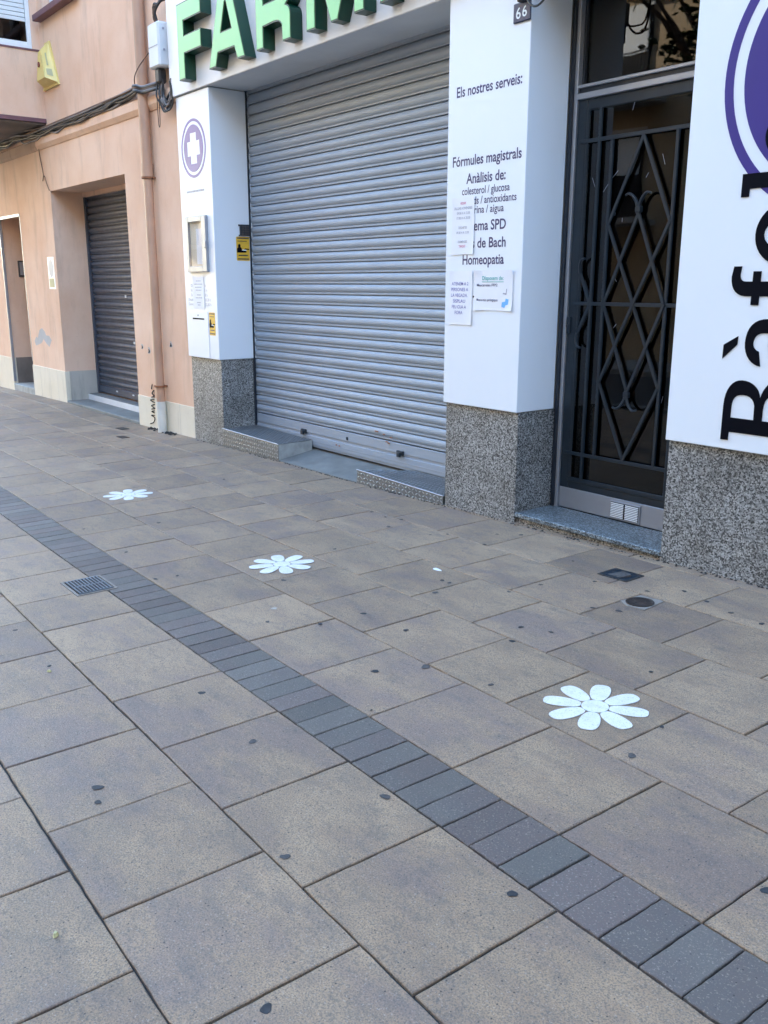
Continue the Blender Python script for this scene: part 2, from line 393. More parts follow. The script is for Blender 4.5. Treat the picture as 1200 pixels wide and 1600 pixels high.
def text(name, s, x0, x1, z, h, y, m, parent, bold=0.0, href='H', side=None, rot=False, center=False, xscale=None):
    # lettering fitted between x0 and x1, cap height h, on the plane y
    cu = bpy.data.curves.new(name, 'FONT'); cu.body = s; cu.size = 1.0; cu.extrude = 0.0; cu.offset = bold
    cu.resolution_u = 4
    tmp = bpy.data.objects.new('tmp', cu); COL.objects.link(tmp)
    dg = bpy.context.evaluated_depsgraph_get(); dg.update()
    me = bpy.data.meshes.new_from_object(tmp.evaluated_get(dg)); me.name = name
    bpy.data.objects.remove(tmp); bpy.data.curves.remove(cu)
    xs = [v.co.x for v in me.vertices]; a, b = min(xs), max(xs)
    sx = (x1 - x0) / (b - a) if x1 is not None else h / 0.72
    sz = h / 0.72
    o0 = world_loc(parent)
    for v in me.vertices:
        X = x0 + (v.co.x - a) * sx; Z = z + v.co.y * sz
        if rot: X, Z = x0 - v.co.y * sz, z + (v.co.x - a) * (sz if x1 is None else sx)
        v.co = Vector((X, y, Z)) - o0
    me.materials.append(m)
    o = bpy.data.objects.new(name, me); COL.objects.link(o); o.parent = parent
    return o
def circ(cx, cz, r, n=48, rz=None, a0=0, a1=2 * math.pi):
    rz = rz or r
    return [(cx + r * math.cos(a0 + (a1 - a0) * i / n), cz + rz * math.sin(a0 + (a1 - a0) * i / n)) for i in range(n)]
def bez(p0, p1, p2, p3, n=8):
    out = []
    for i in range(n):
        t = i / n; q = 1 - t
        out.append(tuple(q ** 3 * a + 3 * q * q * t * b + 3 * q * t * t * c + t ** 3 * d for a, b, c, d in zip(p0, p1, p2, p3)))
    return out
def smooth_path(pts, n=6):
    P = [Vector(p) for p in pts]; out = []
    for i in range(len(P) - 1):
        a = P[max(i - 1, 0)]; b = P[i]; c = P[i + 1]; d = P[min(i + 2, len(P) - 1)]
        for k in range(n):
            t = k / n
            out.append(0.5 * ((2 * b) + (c - a) * t + (2 * a - 5 * b + 4 * c - d) * t * t + (3 * b - a - 3 * c + d) * t ** 3))
    out.append(P[-1]); return out

# ================================================================== GROUND
g = MB()
xs = [-30 + i for i in range(0, 13)] + [-17.5 + .5 * i for i in range(0, 60)] + [14, 20, 30]
ys = [-1.6, -0.5, 0.5, 1.5, 2.5, 3.5, 4.57, 5.3]
xs = sorted(set(xs))
g.add([(x, y, GZ(x, y) - 0.011) for y in ys for x in xs],
      [(j * len(xs) + i, j * len(xs) + i + 1, (j + 1) * len(xs) + i + 1, (j + 1) * len(xs) + i) for j in range(len(ys) - 1) for i in range(len(xs) - 1)])
tag(g.build('pavement_bed', M['joint']), kind='structure')

def slab_mesh(name, m, cells, gap, cham, seed):
    R = random.Random(seed)
    V = []; F = []; T = []
    for (u0, u1, v0, v1, tint) in cells:
        gq = gap / 2
        j = lambda: R.uniform(-0.0012, 0.0012)
        u0 += gq + j(); u1 -= gq + j(); v0 += gq + j(); v1 -= gq + j()
        tilt = (R.uniform(-.0018, .0018), R.uniform(-.0018, .0018)); dz = R.uniform(-.0012, .0012)
        per = []
        nseg = 11
        for (a, b) in (((u0, v0), (u1, v0)), ((u1, v0), (u1, v1)), ((u1, v1), (u0, v1)), ((u0, v1), (u0, v0))):
            for k in range(nseg):
                t = k / nseg; w_ = 0.0 if k == 0 else 0.0016
                per.append((a[0] + (b[0] - a[0]) * t + R.uniform(-w_, w_), a[1] + (b[1] - a[1]) * t + R.uniform(-w_, w_)))
        cu, cv = (u0 + u1) / 2, (v0 + v1) / 2
        n = len(per); b0 = len(V)
        rings = ((0.0, -0.016), (0.0, -cham), (cham, 0.0))
        for ins, z in rings:
            for (u, v) in per:
                uu = u + (cu - u) * ins / (abs(u1 - u0) / 2); vv = v + (cv - v) * ins / (abs(v1 - v0) / 2)
                x, y = UV(uu, vv)
                V.append((x, y, GZ(x, y) + z + dz + tilt[0] * (uu - cu) + tilt[1] * (vv - cv)))
        for r in range(2):
            for k in range(n):
                F.append((b0 + r * n + k, b0 + r * n + (k + 1) % n, b0 + (r + 1) * n + (k + 1) % n, b0 + (r + 1) * n + k)); T.append(tint)
        F.append(tuple(b0 + 2 * n + k for k in range(n))); T.append(tint)
    me = bpy.data.meshes.new(name); me.from_pydata(V, [], F); me.materials.append(m)
    at = me.attributes.new('tint', 'FLOAT_COLOR', 'FACE')
    for i, t in enumerate(T): at.data[i].color = (t[0], t[1], t[2], 1)
    me.update(); o = bpy.data.objects.new(name, me); COL.objects.link(o); return tag(o, kind='structure')
PIT = 0.50643
rows = [(-1.372, -0.872, .30), (-0.872, -0.372, .12), (-0.372, 0.128, .385), (0.128, 0.627, .1185), (0.627, 1.127, .388), (1.127, 1.627, .101),
        (1.888, 2.390, .368), (2.390, 2.893, .114), (2.893, 3.394, .355), (3.394, 3.893, .110), (3.893, 4.394, .385), (4.394, 4.95, .12)]
cells = []
for v0, v1, ph in rows:
    k0 = int(-20 / PIT)
    for k in range(k0, int(4.5 / PIT)):
        u0 = ph + k * PIT
        tint = (rng.uniform(0.90, 1.10), min(1, max(0, rng.gauss(0.53, 0.2))), rng.random())
        cells.append([u0, u0 + PIT, v0, v1, tint])
# two slabs that are plainly greyer in the photograph
for c in cells:
    for (px, py, gr) in ((-3.2, 4.15, 0.12), (-2.55, 3.62, 0.10)):
        x, y = UV((c[0] + c[1]) / 2, (c[2] + c[3]) / 2)
        if abs(x - px) < .26 and abs(y - py) < .26: c[4] = (0.86, gr, c[4][2])
slab_mesh('pavement', M['slab'], cells, 0.0078, 0.003, 3)
cells = []
q = PIT / 4
for k in range(int(-20 / q), int(4 / q)):
    u0 = .368 + k * q
    cells.append([u0, u0 + q, 1.627, 1.888, (rng.uniform(0.80, 1.18), rng.random(), rng.random())])
slab_mesh('paving_strip', M['sett'], cells, 0.006, 0.0025, 5)

# kerb, road and far pavement (behind the camera, seen only mirrored in the glass)
def strip(name, y0, y1, dz, m, n=30):
    s_ = MB(); xx = [-60 + 3 * i for i in range(30)]
    s_.add([(x, y, GZ(x, y) + dz) for y in (y0, y1) for x in xx], [(i, i + 1, len(xx) + i + 1, len(xx) + i) for i in range(len(xx) - 1)])
    return tag(s_.build(name, m), kind='structure')
kb = MB(); xx = [-60 + 1.0 * i for i in range(90)]
for x in xx:
    for y0, y1 in ((-1.78, -1.62), (-8.6, -8.44)):
        z = GZ(x + .5, y0)
        kb.box(x + .004, x + .996, y0, y1, z - .3, z, bev=0.012)
tag(kb.build('kerb', M['kerb']), kind='structure')
strip('road', -8.44, -1.78, -0.13, M['asphalt'])
strip('far_pavement', -12, -8.6, -0.006, M['kerb'])
gp = MB(); gp.add([(-300, -300, -3), (300, -300, -3), (300, 300, -3), (-300, 300, -3)], [(0, 1, 2, 3)])
tag(gp.build('ground', M['asphalt']), kind='structure')

# ================================================================== PHARMACY BUILDING
YF = 4.57      # granite face
YP = 4.545     # white cladding face
ph = thing('pharmacy_building', (-6.2, 5.0, 0), 'pharmacy frontage with speckled granite base, grey roller shutter and dark barred door', 'building')
X0, X1 = -9.40, 25.0
b = MB()
b.box(-9.395, -8.71, 4.60, 5.04, -.5, 3.55)            # left pier core
b.box(-5.09, -4.375, 4.60, 5.06, -.5, 3.75)            # middle pier core
b.box(-3.11, X1, 4.60, 5.06, -.5, 3.75)                # right wall core
b.box(X0, -4.44, 5.12, 12, -.5, 3.6)                   # shop behind the shutter
b.box(-2.96, X1, 5.06, 12, -.5, 3.6)
b.box(-4.44, -2.96, 8.2, 12, -.5, 3.6)
b.box(X0, -5.09, 4.96, 5.12, 3.55, 3.75)
b.box(X0, X1, 5.12, 12, 3.75, 18)
b.box(X0, X1, 4.62, 5.12, 3.75, 18)
b.build('wall', M['render'], ph)
b = MB()
b.box(-4.44, -4.40, 5.06, 8.2, -.1, 3.6); b.box(-3.0, -2.96, 5.06, 8.2, -.1, 3.6)
b.box(-4.40, -3.0, 8.16, 8.2, -.1, 3.6); b.box(-4.44, -2.96, 5.06, 8.2, 3.6, 3.7)
b.build('hallway', M['hall'], ph)
b = MB(); b.box(-4.40, -3.0, 5.06, 8.16, -.1, 0.05); b.build('hallway_floor', M['hallfloor'], ph)
# granite plinths
b = MB(); b.box(-9.385, -8.69, YF, 5.03, -.3, 0.856, bev=.003); b.build('plinth', M['granite'], ph)
b = MB(); b.box(-5.105, -4.358, YF, 4.955, -.3, 0.772, bev=.003); b.build('plinth', M['granite'], ph)
b = MB(); b.box(-3.128, 6, YF, 4.955, -.3, 0.750, bev=.003); b.build('plinth', M['granite'], ph)
# threshold of the shutter: sloping worn concrete
b = MB()
n = 12
top = []
for i in range(n + 1):
    x = -8.69 + (8.69 - 5.105) * i / n
    top += [(x, YF - .005, GZ(x, YF) + .006), (x, 5.12, 0.034)]
bot = [(x, y, -.3) for x, y, z in top]
N = len(top)
b.add(top + bot, [(2 * i, 2 * i + 2, 2 * i + 3, 2 * i + 1) for i in range(n)] + [(N + 2 * i, N + 2 * i + 2, 2 * i + 2, 2 * i) for i in range(n)])
b.build('threshold', M['apron'], ph)

# roller shutter
sh = MB()
PZ = 0.0977; z0 = 0.268
prof = []
zt = 3.62
z = z0
def slat_profile(z, p, y, d):
    return [(y + .020, z), (y + .020, z + .0085 * p / .0977), (y - .006, z + .0095 * p / .0977), (y - .006, z + .0205 * p / .0977),
            (y - .0005, z + .0225 * p / .0977)] + \
           [(y - d * math.sin(math.pi * (k / 7.0)) ** 0.8 + .000, z + p * (.25 + .73 * k / 7.0)) for k in range(0, 8)]
while z < zt:
    prof += slat_profile(z, PZ, 4.992, 0.0155); z += PZ
sh.profile_x(prof, -8.685, -5.09, smooth=True)
so_ = sh.build('roller_shutter', M['shutter'], ph)
tag(so_, 'pale grey slatted roller shutter pulled fully down')
# hard creases in the slats
me = so_.data
try:
    me.set_sharp_from_angle(angle=rad(38))
except Exception: pass
b = MB()
b.box(-8.68, -5.09, 4.975, 4.99, 0.176, 0.266, bev=.003)
b.box(-8.68, -5.09, 4.984, 4.992, 0.150, 0.176)
b.box(-8.68, -5.09, 4.970, 4.99, 0.062, 0.150, bev=.003)
b.box(-8.68, -5.09, 4.966, 4.972, 0.100, 0.104)
b.box(-8.68, -5.09, 4.980, 4.99, 0.040, 0.062)
b.build('bottom_rail', M['shutter'], so_)
for xh in (-7.72, -6.15):
    b = MB(); b.box(xh - .045, xh + .045, 4.955, 4.976, .165, .205, bev=.004); b.box(xh - .02, xh + .025, 4.935, 4.957, .150, .192, bev=.004)
    b.build('lock_hasp', M['iron'], so_)
b = MB(); b.box(-6.98, -6.955, 4.966, 4.976, .19, .22, bev=.003); b.build('keyhole_plate', M['iron'], so_)
b = MB(); b.box(-8.69, -8.665, 4.955, 4.972, .03, 3.56); b.build('guide_rail', M['darkframe'], so_)
b = MB()
for (x, z, l) in ((-6.52, .33, .05), (-6.40, .315, .03), (-6.30, .30, .035), (-6.36, .255, .04), (-6.33, .243, .03), (-7.15, .115, .022), (-7.10, .112, .02)):
    b = MB(); b.box(x, x + l, 4.964, 4.969, z, z + .010); b.build('scratch', M['rust'], so_)
# soffit over the shutter
b = MB(); b.box(-8.69, -5.11, 4.53, 4.97, 3.530, 3.56); b.build('soffit', M['soffit'], ph)

# door and transom -------------------------------------------------------
DX0, DX1, DC = -4.345, -3.135, -3.740
fr = MB()
for s_ in (-1, 1):
    e = DC + s_ * 0.605
    a_, b_ = sorted((e, e - s_ * .024)); fr.box(a_, b_, 4.93, 5.05, .06, 3.75, 1)           # dark outer line
    a_, b_ = sorted((e - s_ * .024, e - s_ * .052)); fr.box(a_, b_, 4.945, 5.05, .06, 3.75, 0, .003)   # bright strip
    a_, b_ = sorted((e - s_ * .052, e - s_ * .072)); fr.box(a_, b_, 4.985, 5.05, 2.90, 3.75, 1)
fr.box(DC - .553, DC + .553, 4.945, 5.05, 2.885, 2.905, 0, .003)
fr.box(DC - .553, DC + .553, 4.965, 5.05, 2.853, 2.885, 1)
fr.box(DC - .553, DC + .553, 4.942, 5.05, 2.815, 2.853, 0, .004)
dr = fr.build('door_frame', [M['alu'], M['darkframe']], ph)
b = MB(); b.box(DC - .535, DC + .535, 5.005, 5.011, 2.905, 3.74); tw = b.build('transom_window', M['glass_dark'], ph)
b = MB()
L0, L1 = DC - .550, DC + .550
b.box(L0, L0 + .075, 4.960, 5.03, .215, 2.812, bev=.004); b.box(L1 - .075, L1, 4.960, 5.03, .215, 2.812, bev=.004)
b.box(L0 + .075, L1 - .075, 4.965, 5.03, 2.745, 2.812, bev=.004)
b.box(L0 + .075, L1 - .075, 4.965, 5.03, .215, .285, bev=.004)
b.box(L0 + .07, L1 - .07, 4.955, 4.966, .268, .300, bev=.003)
door = b.build('entrance_door', M['iron'], ph)
tag(door, 'dark grey door with wrought iron diamond grille over brown glass')
b = MB(); b.box(L0 + .07, L1 - .07, 4.972, 4.978, .28, 2.75); b.build('door_pane', M['glass_dark'], door)
b = MB(); b.box(L0, L1, 4.960, 5.02, .066, .214, bev=.003); b.build('kick_plate', M['alu'], door)
# wrought iron grille
G = MB(); yb = 4.952
zt, zb = 2.745, .30
def vb(x, w_=.022, d=.022, a=zb, c=zt): G.box(x - w_ / 2, x + w_ / 2, yb - d / 2, yb + d / 2, a, c, bev=.003)
def hb(z, x0, x1, w_=.024, d=.012): G.box(x0, x1, yb - d / 2 - .004, yb + d / 2 - .004, z - w_ / 2, z + w_ / 2, bev=.002)
for s_ in (-1, 1):
    vb(DC + s_ * .455, .016, .016); vb(DC + s_ * .348, .021, .022); vb(DC + s_ * .245, .022, .020, .485, 2.545)
for z in (2.553, 1.513, .475): hb(z, L0 + .04, L1 - .04)
def db(p, q, w_=.020, d=.012, off=0.0):
    G.bar((DC + p[0], yb - .006 + off, p[1]), (DC + q[0], yb - .006 + off, q[1]), w_, d)
H = .238
for s_ in (-1, 1):
    o_ = -.003 * s_
    db((0, 2.545), (s_ * H, 2.02), off=o_)
    db((s_ * H, 2.02), (0, 1.513), off=o_); db((0, 1.513), (-s_ * H, .99), off=o_)
    db((s_ * H, 1.513), (0, 2.085), off=o_ - .002); db((s_ * H, 1.513), (0, .945), off=o_ - .002)
    db((s_ * H, .99), (0, .485), off=o_)
    # scrolled ends
    for zz, sg in ((2.085, 1), (.945, -1)):
        pts = [(DC + s_ * .004, yb - .014, zz - sg * .01), (DC + s_ * .010, yb - .016, zz + sg * .045), (DC + s_ * .035, yb - .020, zz + sg * .09),
               (DC + s_ * .068, yb - .026, zz + sg * .112), (DC + s_ * .098, yb - .024, zz + sg * .105)]
        G.tube(smooth_path(pts), [.011] * 13 + [.009] * 6 + [.007] * 6, 6)
    # half motif in the side bay
    xs0 = .348
    for sg in (-1, 1):
        db((s_ * (xs0 + .005), 1.513), (s_ * (xs0 + .10), 1.513 + sg * .20), .020)
        pts = [(DC + s_ * (xs0 + .10), yb - .012, 1.513 + sg * .20), (DC + s_ * (xs0 + .102), yb - .014, 1.513 + sg * .25),
               (DC + s_ * (xs0 + .085), yb - .02, 1.513 + sg * .285), (DC + s_ * (xs0 + .05), yb - .026, 1.513 + sg * .295)]
        G.tube(smooth_path(pts), .009, 6)
for zz, sg in ((2.10, 1), (.93, -1)):
    G.box(DC - .020, DC + .020, yb - .026, yb + .01, zz - .018, zz + .018, bev=.005)
G.build('grille', M['iron'], door)
# vent in the kick plate
b = MB(); vx0, vx1, vz0, vz1 = -3.825, -3.572, .072, .200
b.box(vx0, vx1, 4.952, 4.960, vz0, vz1, 0, .003)
b.box(vx0 + .012, vx1 - .012, 4.9512, 4.9522, vz0 + .010, vz1 - .010, 2)
for i in range(9):
    z = vz0 + .014 + i * .0116
    for a_, c_ in ((vx0 + .014, -3.706), (-3.692, vx1 - .014)): b.box(a_, c_, 4.945, 4.951, z, z + .0068, 1, .001)
b.build('vent_grille', [M['alu'], M['framewhite'], M['dark']], door)
b = MB(); b.box(L0 + .005, L0 + .035, 4.940, 4.966, 1.31, 1.42, bev=.004); b.tube([(L0 + .02, 4.935, 1.36), (L0 + .02, 4.968, 1.36)], .012, 10)
b.build('lock', M['iron'], door)
scr = random.Random(4)
for i in range(13):
    x = DC + scr.uniform(-.4, .42); z = scr.choice([scr.uniform(2.0, 2.7), scr.uniform(1.3, 2.3), scr.uniform(.35, .9)]); l = scr.uniform(.02, .07); a_ = scr.uniform(.6, 2.2)
    b = MB(); b.bar((x, 4.9712, z), (x + l * math.cos(a_), 4.9712, z + l * math.sin(a_)), .0022, .0008); b.build('glass_scratch', M['greyink'], door)
# granite door sill
b = MB(); b.box(-4.352, -3.132, 4.565, 4.96, .030, .062, bev=.004); b.box(-4.352, -3.132, 4.59, 4.96, -.3, .0285, 1)
b.build('door_sill', [M['granite_sill'], M['granite']], ph)

# ================================================================== SIGNS
# FARMACIA fascia
fs = thing('shop_sign', (-5.5, 4.6, 3.53), 'long white fascia carrying raised green letters that spell FARMACIA over the shutter', 'sign')
b = MB(); b.box(-9.475, 6, 4.52, 4.60, 3.532, 4.95, bev=.004); b.build('sign_board', M['offwhite'], fs)
def letter(polys):
    o = shape('letter', polys, 4.404, .114, M['green'], fs)
    shape('letter_face', polys, 4.400, .006, M['mint'], o, offset=-.011)
def off(poly, dx): return [(x + dx, z) for x, z in poly]
LB, LT = 3.605, 4.29
Fp = [(-9.0, LB), (-8.862, LB), (-8.862, 3.834), (-8.505, 3.834), (-8.505, 3.995), (-8.862, 3.995), (-8.862, 4.125), (-8.492, 4.125), (-8.492, LT), (-9.0, LT)]
Ap = [(-8.362, LB), (-8.222, LB), (-8.178, 3.716), (-7.868, 3.716), (-7.818, LB), (-7.680, LB), (-7.925, LT), (-8.112, LT)]
Ah = [(-8.107, 3.88), (-8.020, 4.115), (-8.002, 4.115), (-7.913, 3.88)]
Rp = [(-7.478, LB), (-7.356, LB), (-7.356, 3.772)] + bez((-7.356, 3.772), (-7.2, 3.772), (-7.05, 3.80), (-7.05, 3.70), 8) + \
     [(-7.05, LB), (-6.918, LB), (-6.918, 3.78)] + bez((-6.918, 3.78), (-6.92, 3.83), (-6.935, 3.86), (-6.985, 3.875), 5) + \
     bez((-6.985, 3.875), (-6.93, 3.90), (-6.905, 3.95), (-6.905, 4.05), 6) + bez((-6.905, 4.05), (-6.905, 4.22), (-6.98, LT), (-7.12, LT), 8) + [(-7.12, LT), (-7.478, LT)]
Rh = [(-7.345, 3.945), (-7.15, 3.945)] + bez((-7.15, 3.945), (-7.03, 3.945), (-7.03, 4.125), (-7.15, 4.125), 8) + [(-7.15, 4.125), (-7.345, 4.125)]
Mp = [(-6.685, LB), (-6.555, LB), (-6.555, 4.11), (-6.340, LB), (-6.245, LB), (-6.036, 4.11), (-6.036, LB), (-5.908, LB), (-5.908, LT), (-6.09, LT), (-6.295, 3.80), (-6.50, LT), (-6.685, LT)]
letter([Fp]); letter([Ap, Ah[::-1]]); letter([Rp, Rh[::-1]]); letter([Mp])
letter([off(Ap, 2.642), off(Ah, 2.642)[::-1]])
cc = (-4.50, (LB + LT) / 2)
Cp = [(cc[0] + .30 * math.cos(a), cc[1] + .343 * math.sin(a)) for a in [rad(38 + i * 284 / 30) for i in range(31)]] + \
     [(cc[0] + .165 * math.cos(a), cc[1] + .205 * math.sin(a)) for a in [rad(322 - i * 284 / 30) for i in range(31)]]
letter([Cp])
letter([[(-4.02, LB), (-3.885, LB), (-3.885, LT), (-4.02, LT)]])
letter([off(Ap, 4.64), off(Ah, 4.64)[::-1]])

# left pillar sign
lp = thing('sign_panel', (-9.04, 4.8, 0.86), 'narrow white pillar cladding with a round lilac cross emblem, left of the shutter', 'sign panel')
b = MB(); b.box(-9.402, -8.675, YP, 5.015, 0.858, 3.522, bev=.004); b.build('panel', M['white'], lp)
EC = (-9.05, 2.993)
shape('emblem_ring', [circ(*EC, .276, 64, .286), circ(*EC, .248, 64, .260)[::-1]], YP - .002, .003, M['lilac'], lp)
c1, c2, c3 = .070, .140, .150
cross = [(-.069, .150), (.069, .150), (.069, .070), (.139, .070), (.139, -.070), (.069, -.070), (.069, -.150), (-.069, -.150), (-.069, -.070), (-.139, -.070), (-.139, .070), (-.069, .070)]
shape('emblem_disc', [circ(*EC, .216, 64, .229), [(EC[0] + x, EC[1] + z) for x, z in cross]], YP - .002, .003, M['lilac'], lp)
def dashes(name, spec, y, m, parent, h=.012):
    b = MB(); R = random.Random(name + str(len(spec)) + str(y))
    for (x0, x1, z) in spec:
        x = x0
        while x < x1 - .004:
            l = min(R.uniform(.012, .035), x1 - x); b.box(x, x + l, y - .0008, y, z, z + h); x += l + R.uniform(.004, .008)
    return b.build(name, m, parent)
dashes('small_print', [(-9.25, -8.85, 2.566)], YP - .0005, M['greyink'], lp, .020)
b = MB(); b.box(-9.385, -8.884, YP - .006, YP, 0.862, 1.352, bev=.002); mf = b.build('mail_flap', M['white'], lp)
b = MB(); b.box(-9.240, -8.972, YP - .008, YP - .0055, 1.266, 1.281); b.box(-9.118, -9.106, YP - .008, YP - .0055, 1.302, 1.318)
b.build('mail_slot', M['black'], mf)
for (s_, x0, x1, z) in (('Dl', -9.262, -9.222, 1.607), ('Dm', -9.268, -9.225, 1.558), ('Dv', -9.268, -9.225, 1.508), ('Dissab', -9.328, -9.222, 1.460), ('Diume', -9.326, -9.222, 1.412),
                        ('h', -8.932, -8.915, 1.607), ('1 h', -8.935, -8.885, 1.558), ('8 h', -8.935, -8.882, 1.508), ('13,30 h', -8.935, -8.812, 1.460), ('13,30 h', -8.935, -8.805, 1.412)):
    text('lettering', s_, x0, x1, z, .030, YP - .001, M['greyink'], lp)

# services pillar sign
sp_ = thing('sign_panel', (-4.73, 4.8, .775), 'wide white pillar cladding lettered Els nostres serveis, between the shutter and the door', 'sign panel')
b = MB(); b.box(-5.115, -4.350, YP, 4.925, .775, 3.518, bev=.004); b.build('panel', M['white'], sp_)
for (s_, x0, x1, z, h) in (('Els nostres serveis:', -5.027, -4.408, 2.889, .068), ('Fórmules magistrals', -5.055, -4.389, 2.440, .068), ('Anàlisis de:', -4.911, -4.529, 2.319, .068),
                           ('colesterol / glucosa', -4.953, -4.488, 2.246, .051), ('lípids / antioxidants', -4.905, -4.422, 2.180, .051), ('orina / aigua', -4.862, -4.537, 2.118, .051),
                           ('Sistema SPD', -4.945, -4.512, 2.004, .068), ('Flors de Bach', -4.985, -4.508, 1.888, .068), ('Homeopatia', -4.932, -4.520, 1.776, .068)):
    text('lettering', s_, x0, x1, z, h, YP - .001, M['navy'], sp_, bold=.018 if h > .06 else .011)

# big right sign
rp = thing('sign_panel', (-2, 4.8, .75), 'large white wall panel with big purple rings and upright black lettering, beside the door', 'sign panel')
b = MB(); b.box(-3.140, 6, YP, 4.945, .752, 3.531, bev=.004); b.build('panel', M['white'], rp)
RC = (-2.245, 2.664)
shape('emblem_ring', [circ(*RC, .700, 96), circ(*RC, .650, 96)[::-1]], YP - .002, .003, M['purple'], rp)
shape('emblem_disc', [circ(*RC, .589, 96)], YP - .002, .003, M['purple'], rp)
k = .589 / .216
shape('emblem_cross', [[(RC[0] + x * k, RC[1] + z * k * .95) for x, z in cross]], YP - .0032, .003, M['white'], rp)
BL = -2.362
def up(polys, name='letter', y=YP - .0045):
    shape(name, [[(BL - h, z) for h, z in p] for p in polys], y, .0055, M['black'], rp)
# B (h = height above the base line, z runs along the word)
cap = .420
Bo = [(0, .804), (cap, .804), (cap, .99)] + bez((cap, .99), (cap, 1.09), (.375, 1.138), (.322, 1.138), 8) + bez((.322, 1.138), (.262, 1.138), (.217, 1.105), (.209, 1.050), 8) + \
     bez((.209, 1.050), (.195, 1.115), (.155, 1.155), (.105, 1.155), 8) + bez((.105, 1.155), (.04, 1.155), (0, 1.10), (0, 1.0), 8) + [(0, 1.0)]
Bo = [(0, .804), (0.046, .804), (.046, .852), (.374, .852), (.374, .804), (cap, .804)] + Bo[2:]
Bc1 = [(.235, .931), (.372, .931), (.372, .985)] + bez((.372, .985), (.372, 1.035), (.355, 1.060), (.306, 1.060), 6) + bez((.306, 1.060), (.262, 1.060), (.235, 1.035), (.235, .985), 6)
Bc2 = [(.046, .931), (.187, .931), (.187, .99)] + bez((.187, .99), (.187, 1.05), (.16, 1.072), (.117, 1.072), 6) + bez((.117, 1.072), (.07, 1.072), (.046, 1.05), (.046, .99), 6)
up([Bo, Bc1[::-1], Bc2[::-1]])
# a with grave accent
ao = bez((.228, 1.218), (.275, 1.220), (.327, 1.265), (.327, 1.338), 8) + bez((.327, 1.338), (.327, 1.42), (.285, 1.466), (.205, 1.466), 8) + [(.205, 1.466), (.045, 1.466), (.045, 1.50), (0, 1.50), (0, 1.395), (.040, 1.392)] + \
     bez((.040, 1.392), (.005, 1.37), (-.008, 1.34), (-.008, 1.30), 6) + bez((-.008, 1.30), (-.008, 1.225), (.03, 1.185), (.09, 1.185), 6) + bez((.09, 1.185), (.165, 1.185), (.195, 1.25), (.198, 1.392), 6) + \
     [(.198, 1.392), (.225, 1.392)] + bez((.225, 1.392), (.262, 1.39), (.280, 1.37), (.280, 1.338), 6) + bez((.280, 1.338), (.280, 1.315), (.262, 1.295), (.228, 1.292), 6)
ah = [(.158, 1.392)] + bez((.158, 1.392), (.155, 1.30), (.14, 1.268), (.10, 1.268), 6) + bez((.10, 1.268), (.06, 1.268), (.045, 1.285), (.045, 1.32), 5) + bez((.045, 1.32), (.045, 1.36), (.075, 1.39), (.115, 1.392), 5)
up([ao, ah[::-1]])
up([[(.370, 1.371), (.452, 1.322), (.453, 1.247), (.372, 1.326)]], 'accent')
# f
fo = [(0, 1.535), (.044, 1.535), (.044, 1.580), (.273, 1.580), (.273, 1.535), (.318, 1.535), (.318, 1.580), (.355, 1.580)] + bez((.355, 1.580), (.41, 1.583), (.441, 1.62), (.441, 1.68), 7) + \
     [(.441, 1.680), (.431, 1.734), (.386, 1.734), (.392, 1.69)] + bez((.392, 1.69), (.390, 1.665), (.378, 1.656), (.355, 1.656), 5) + [(.355, 1.656), (.318, 1.656), (.318, 1.708), (.273, 1.708), (.273, 1.656), (.044, 1.656), (.044, 1.71), (0, 1.71)]
up([fo])
up([circ(.160, 1.893, .168, 40, .158), circ(.160, 1.893, .120, 40, .078)[::-1]])
up([[(0, 2.075), (.044, 2.075), (.044, 2.123), (.386, 2.123), (.386, 2.083), (.431, 2.083), (.431, 2.198), (.044, 2.198), (.044, 2.245), (0, 2.245)]])
up([circ(.160, 2.372, .165, 40, .135), circ(.160, 2.372, .115, 40, .06)[::-1]])

# ================================================================== ORANGE BUILDING
YO = 4.60
ob = thing('orange_building', (-14, 6, 0), 'orange plastered building with cream base, recessed dark shutter and doorway, left of the pharmacy', 'building')
b = MB()
b.box(-11.0, -9.42, YO, 5.10, -.5, 2.92)
b.box(-15.22, -13.70, YO, 5.10, -.5, 2.92)
b.box(-60, -16.35, YO, 5.10, -.5, 2.92)
b.box(-16.35, -15.22, YO, 5.10, 2.69, 2.92)
b.box(-60, -9.42, YO, 5.10, 2.92, 5.08)
b.box(-60, -13.42, YO, 5.10, 5.08, 6.4); b.box(-12.15, -9.42, YO, 5.10, 5.08, 6.4)
b.box(-60, -9.42, YO, 5.10, 6.4, 18)
b.box(-60, -16.35, 5.10, 12, -.5, 18)
b.box(-15.22, -13.72, 5.10, 12, -.5, 18); b.box(-10.98, -9.42, 5.10, 12, -.5, 18)
b.box(-13.72, -10.98, 5.16, 12, -.5, 5.08); b.box(-13.72, -10.98, 5.6, 12, 5.08, 6.4); b.box(-13.72, -10.98, 5.10, 12, 6.4, 18)
b.box(-16.35, -15.22, 5.10, 12, 2.69, 18); b.box(-16.35, -15.22, 6.2, 12, -.5, 2.69)
b.box(-13.70, -11.0, 5.06, 5.16, 2.86, 2.92)
b.build('wall', M['orange'], ob)
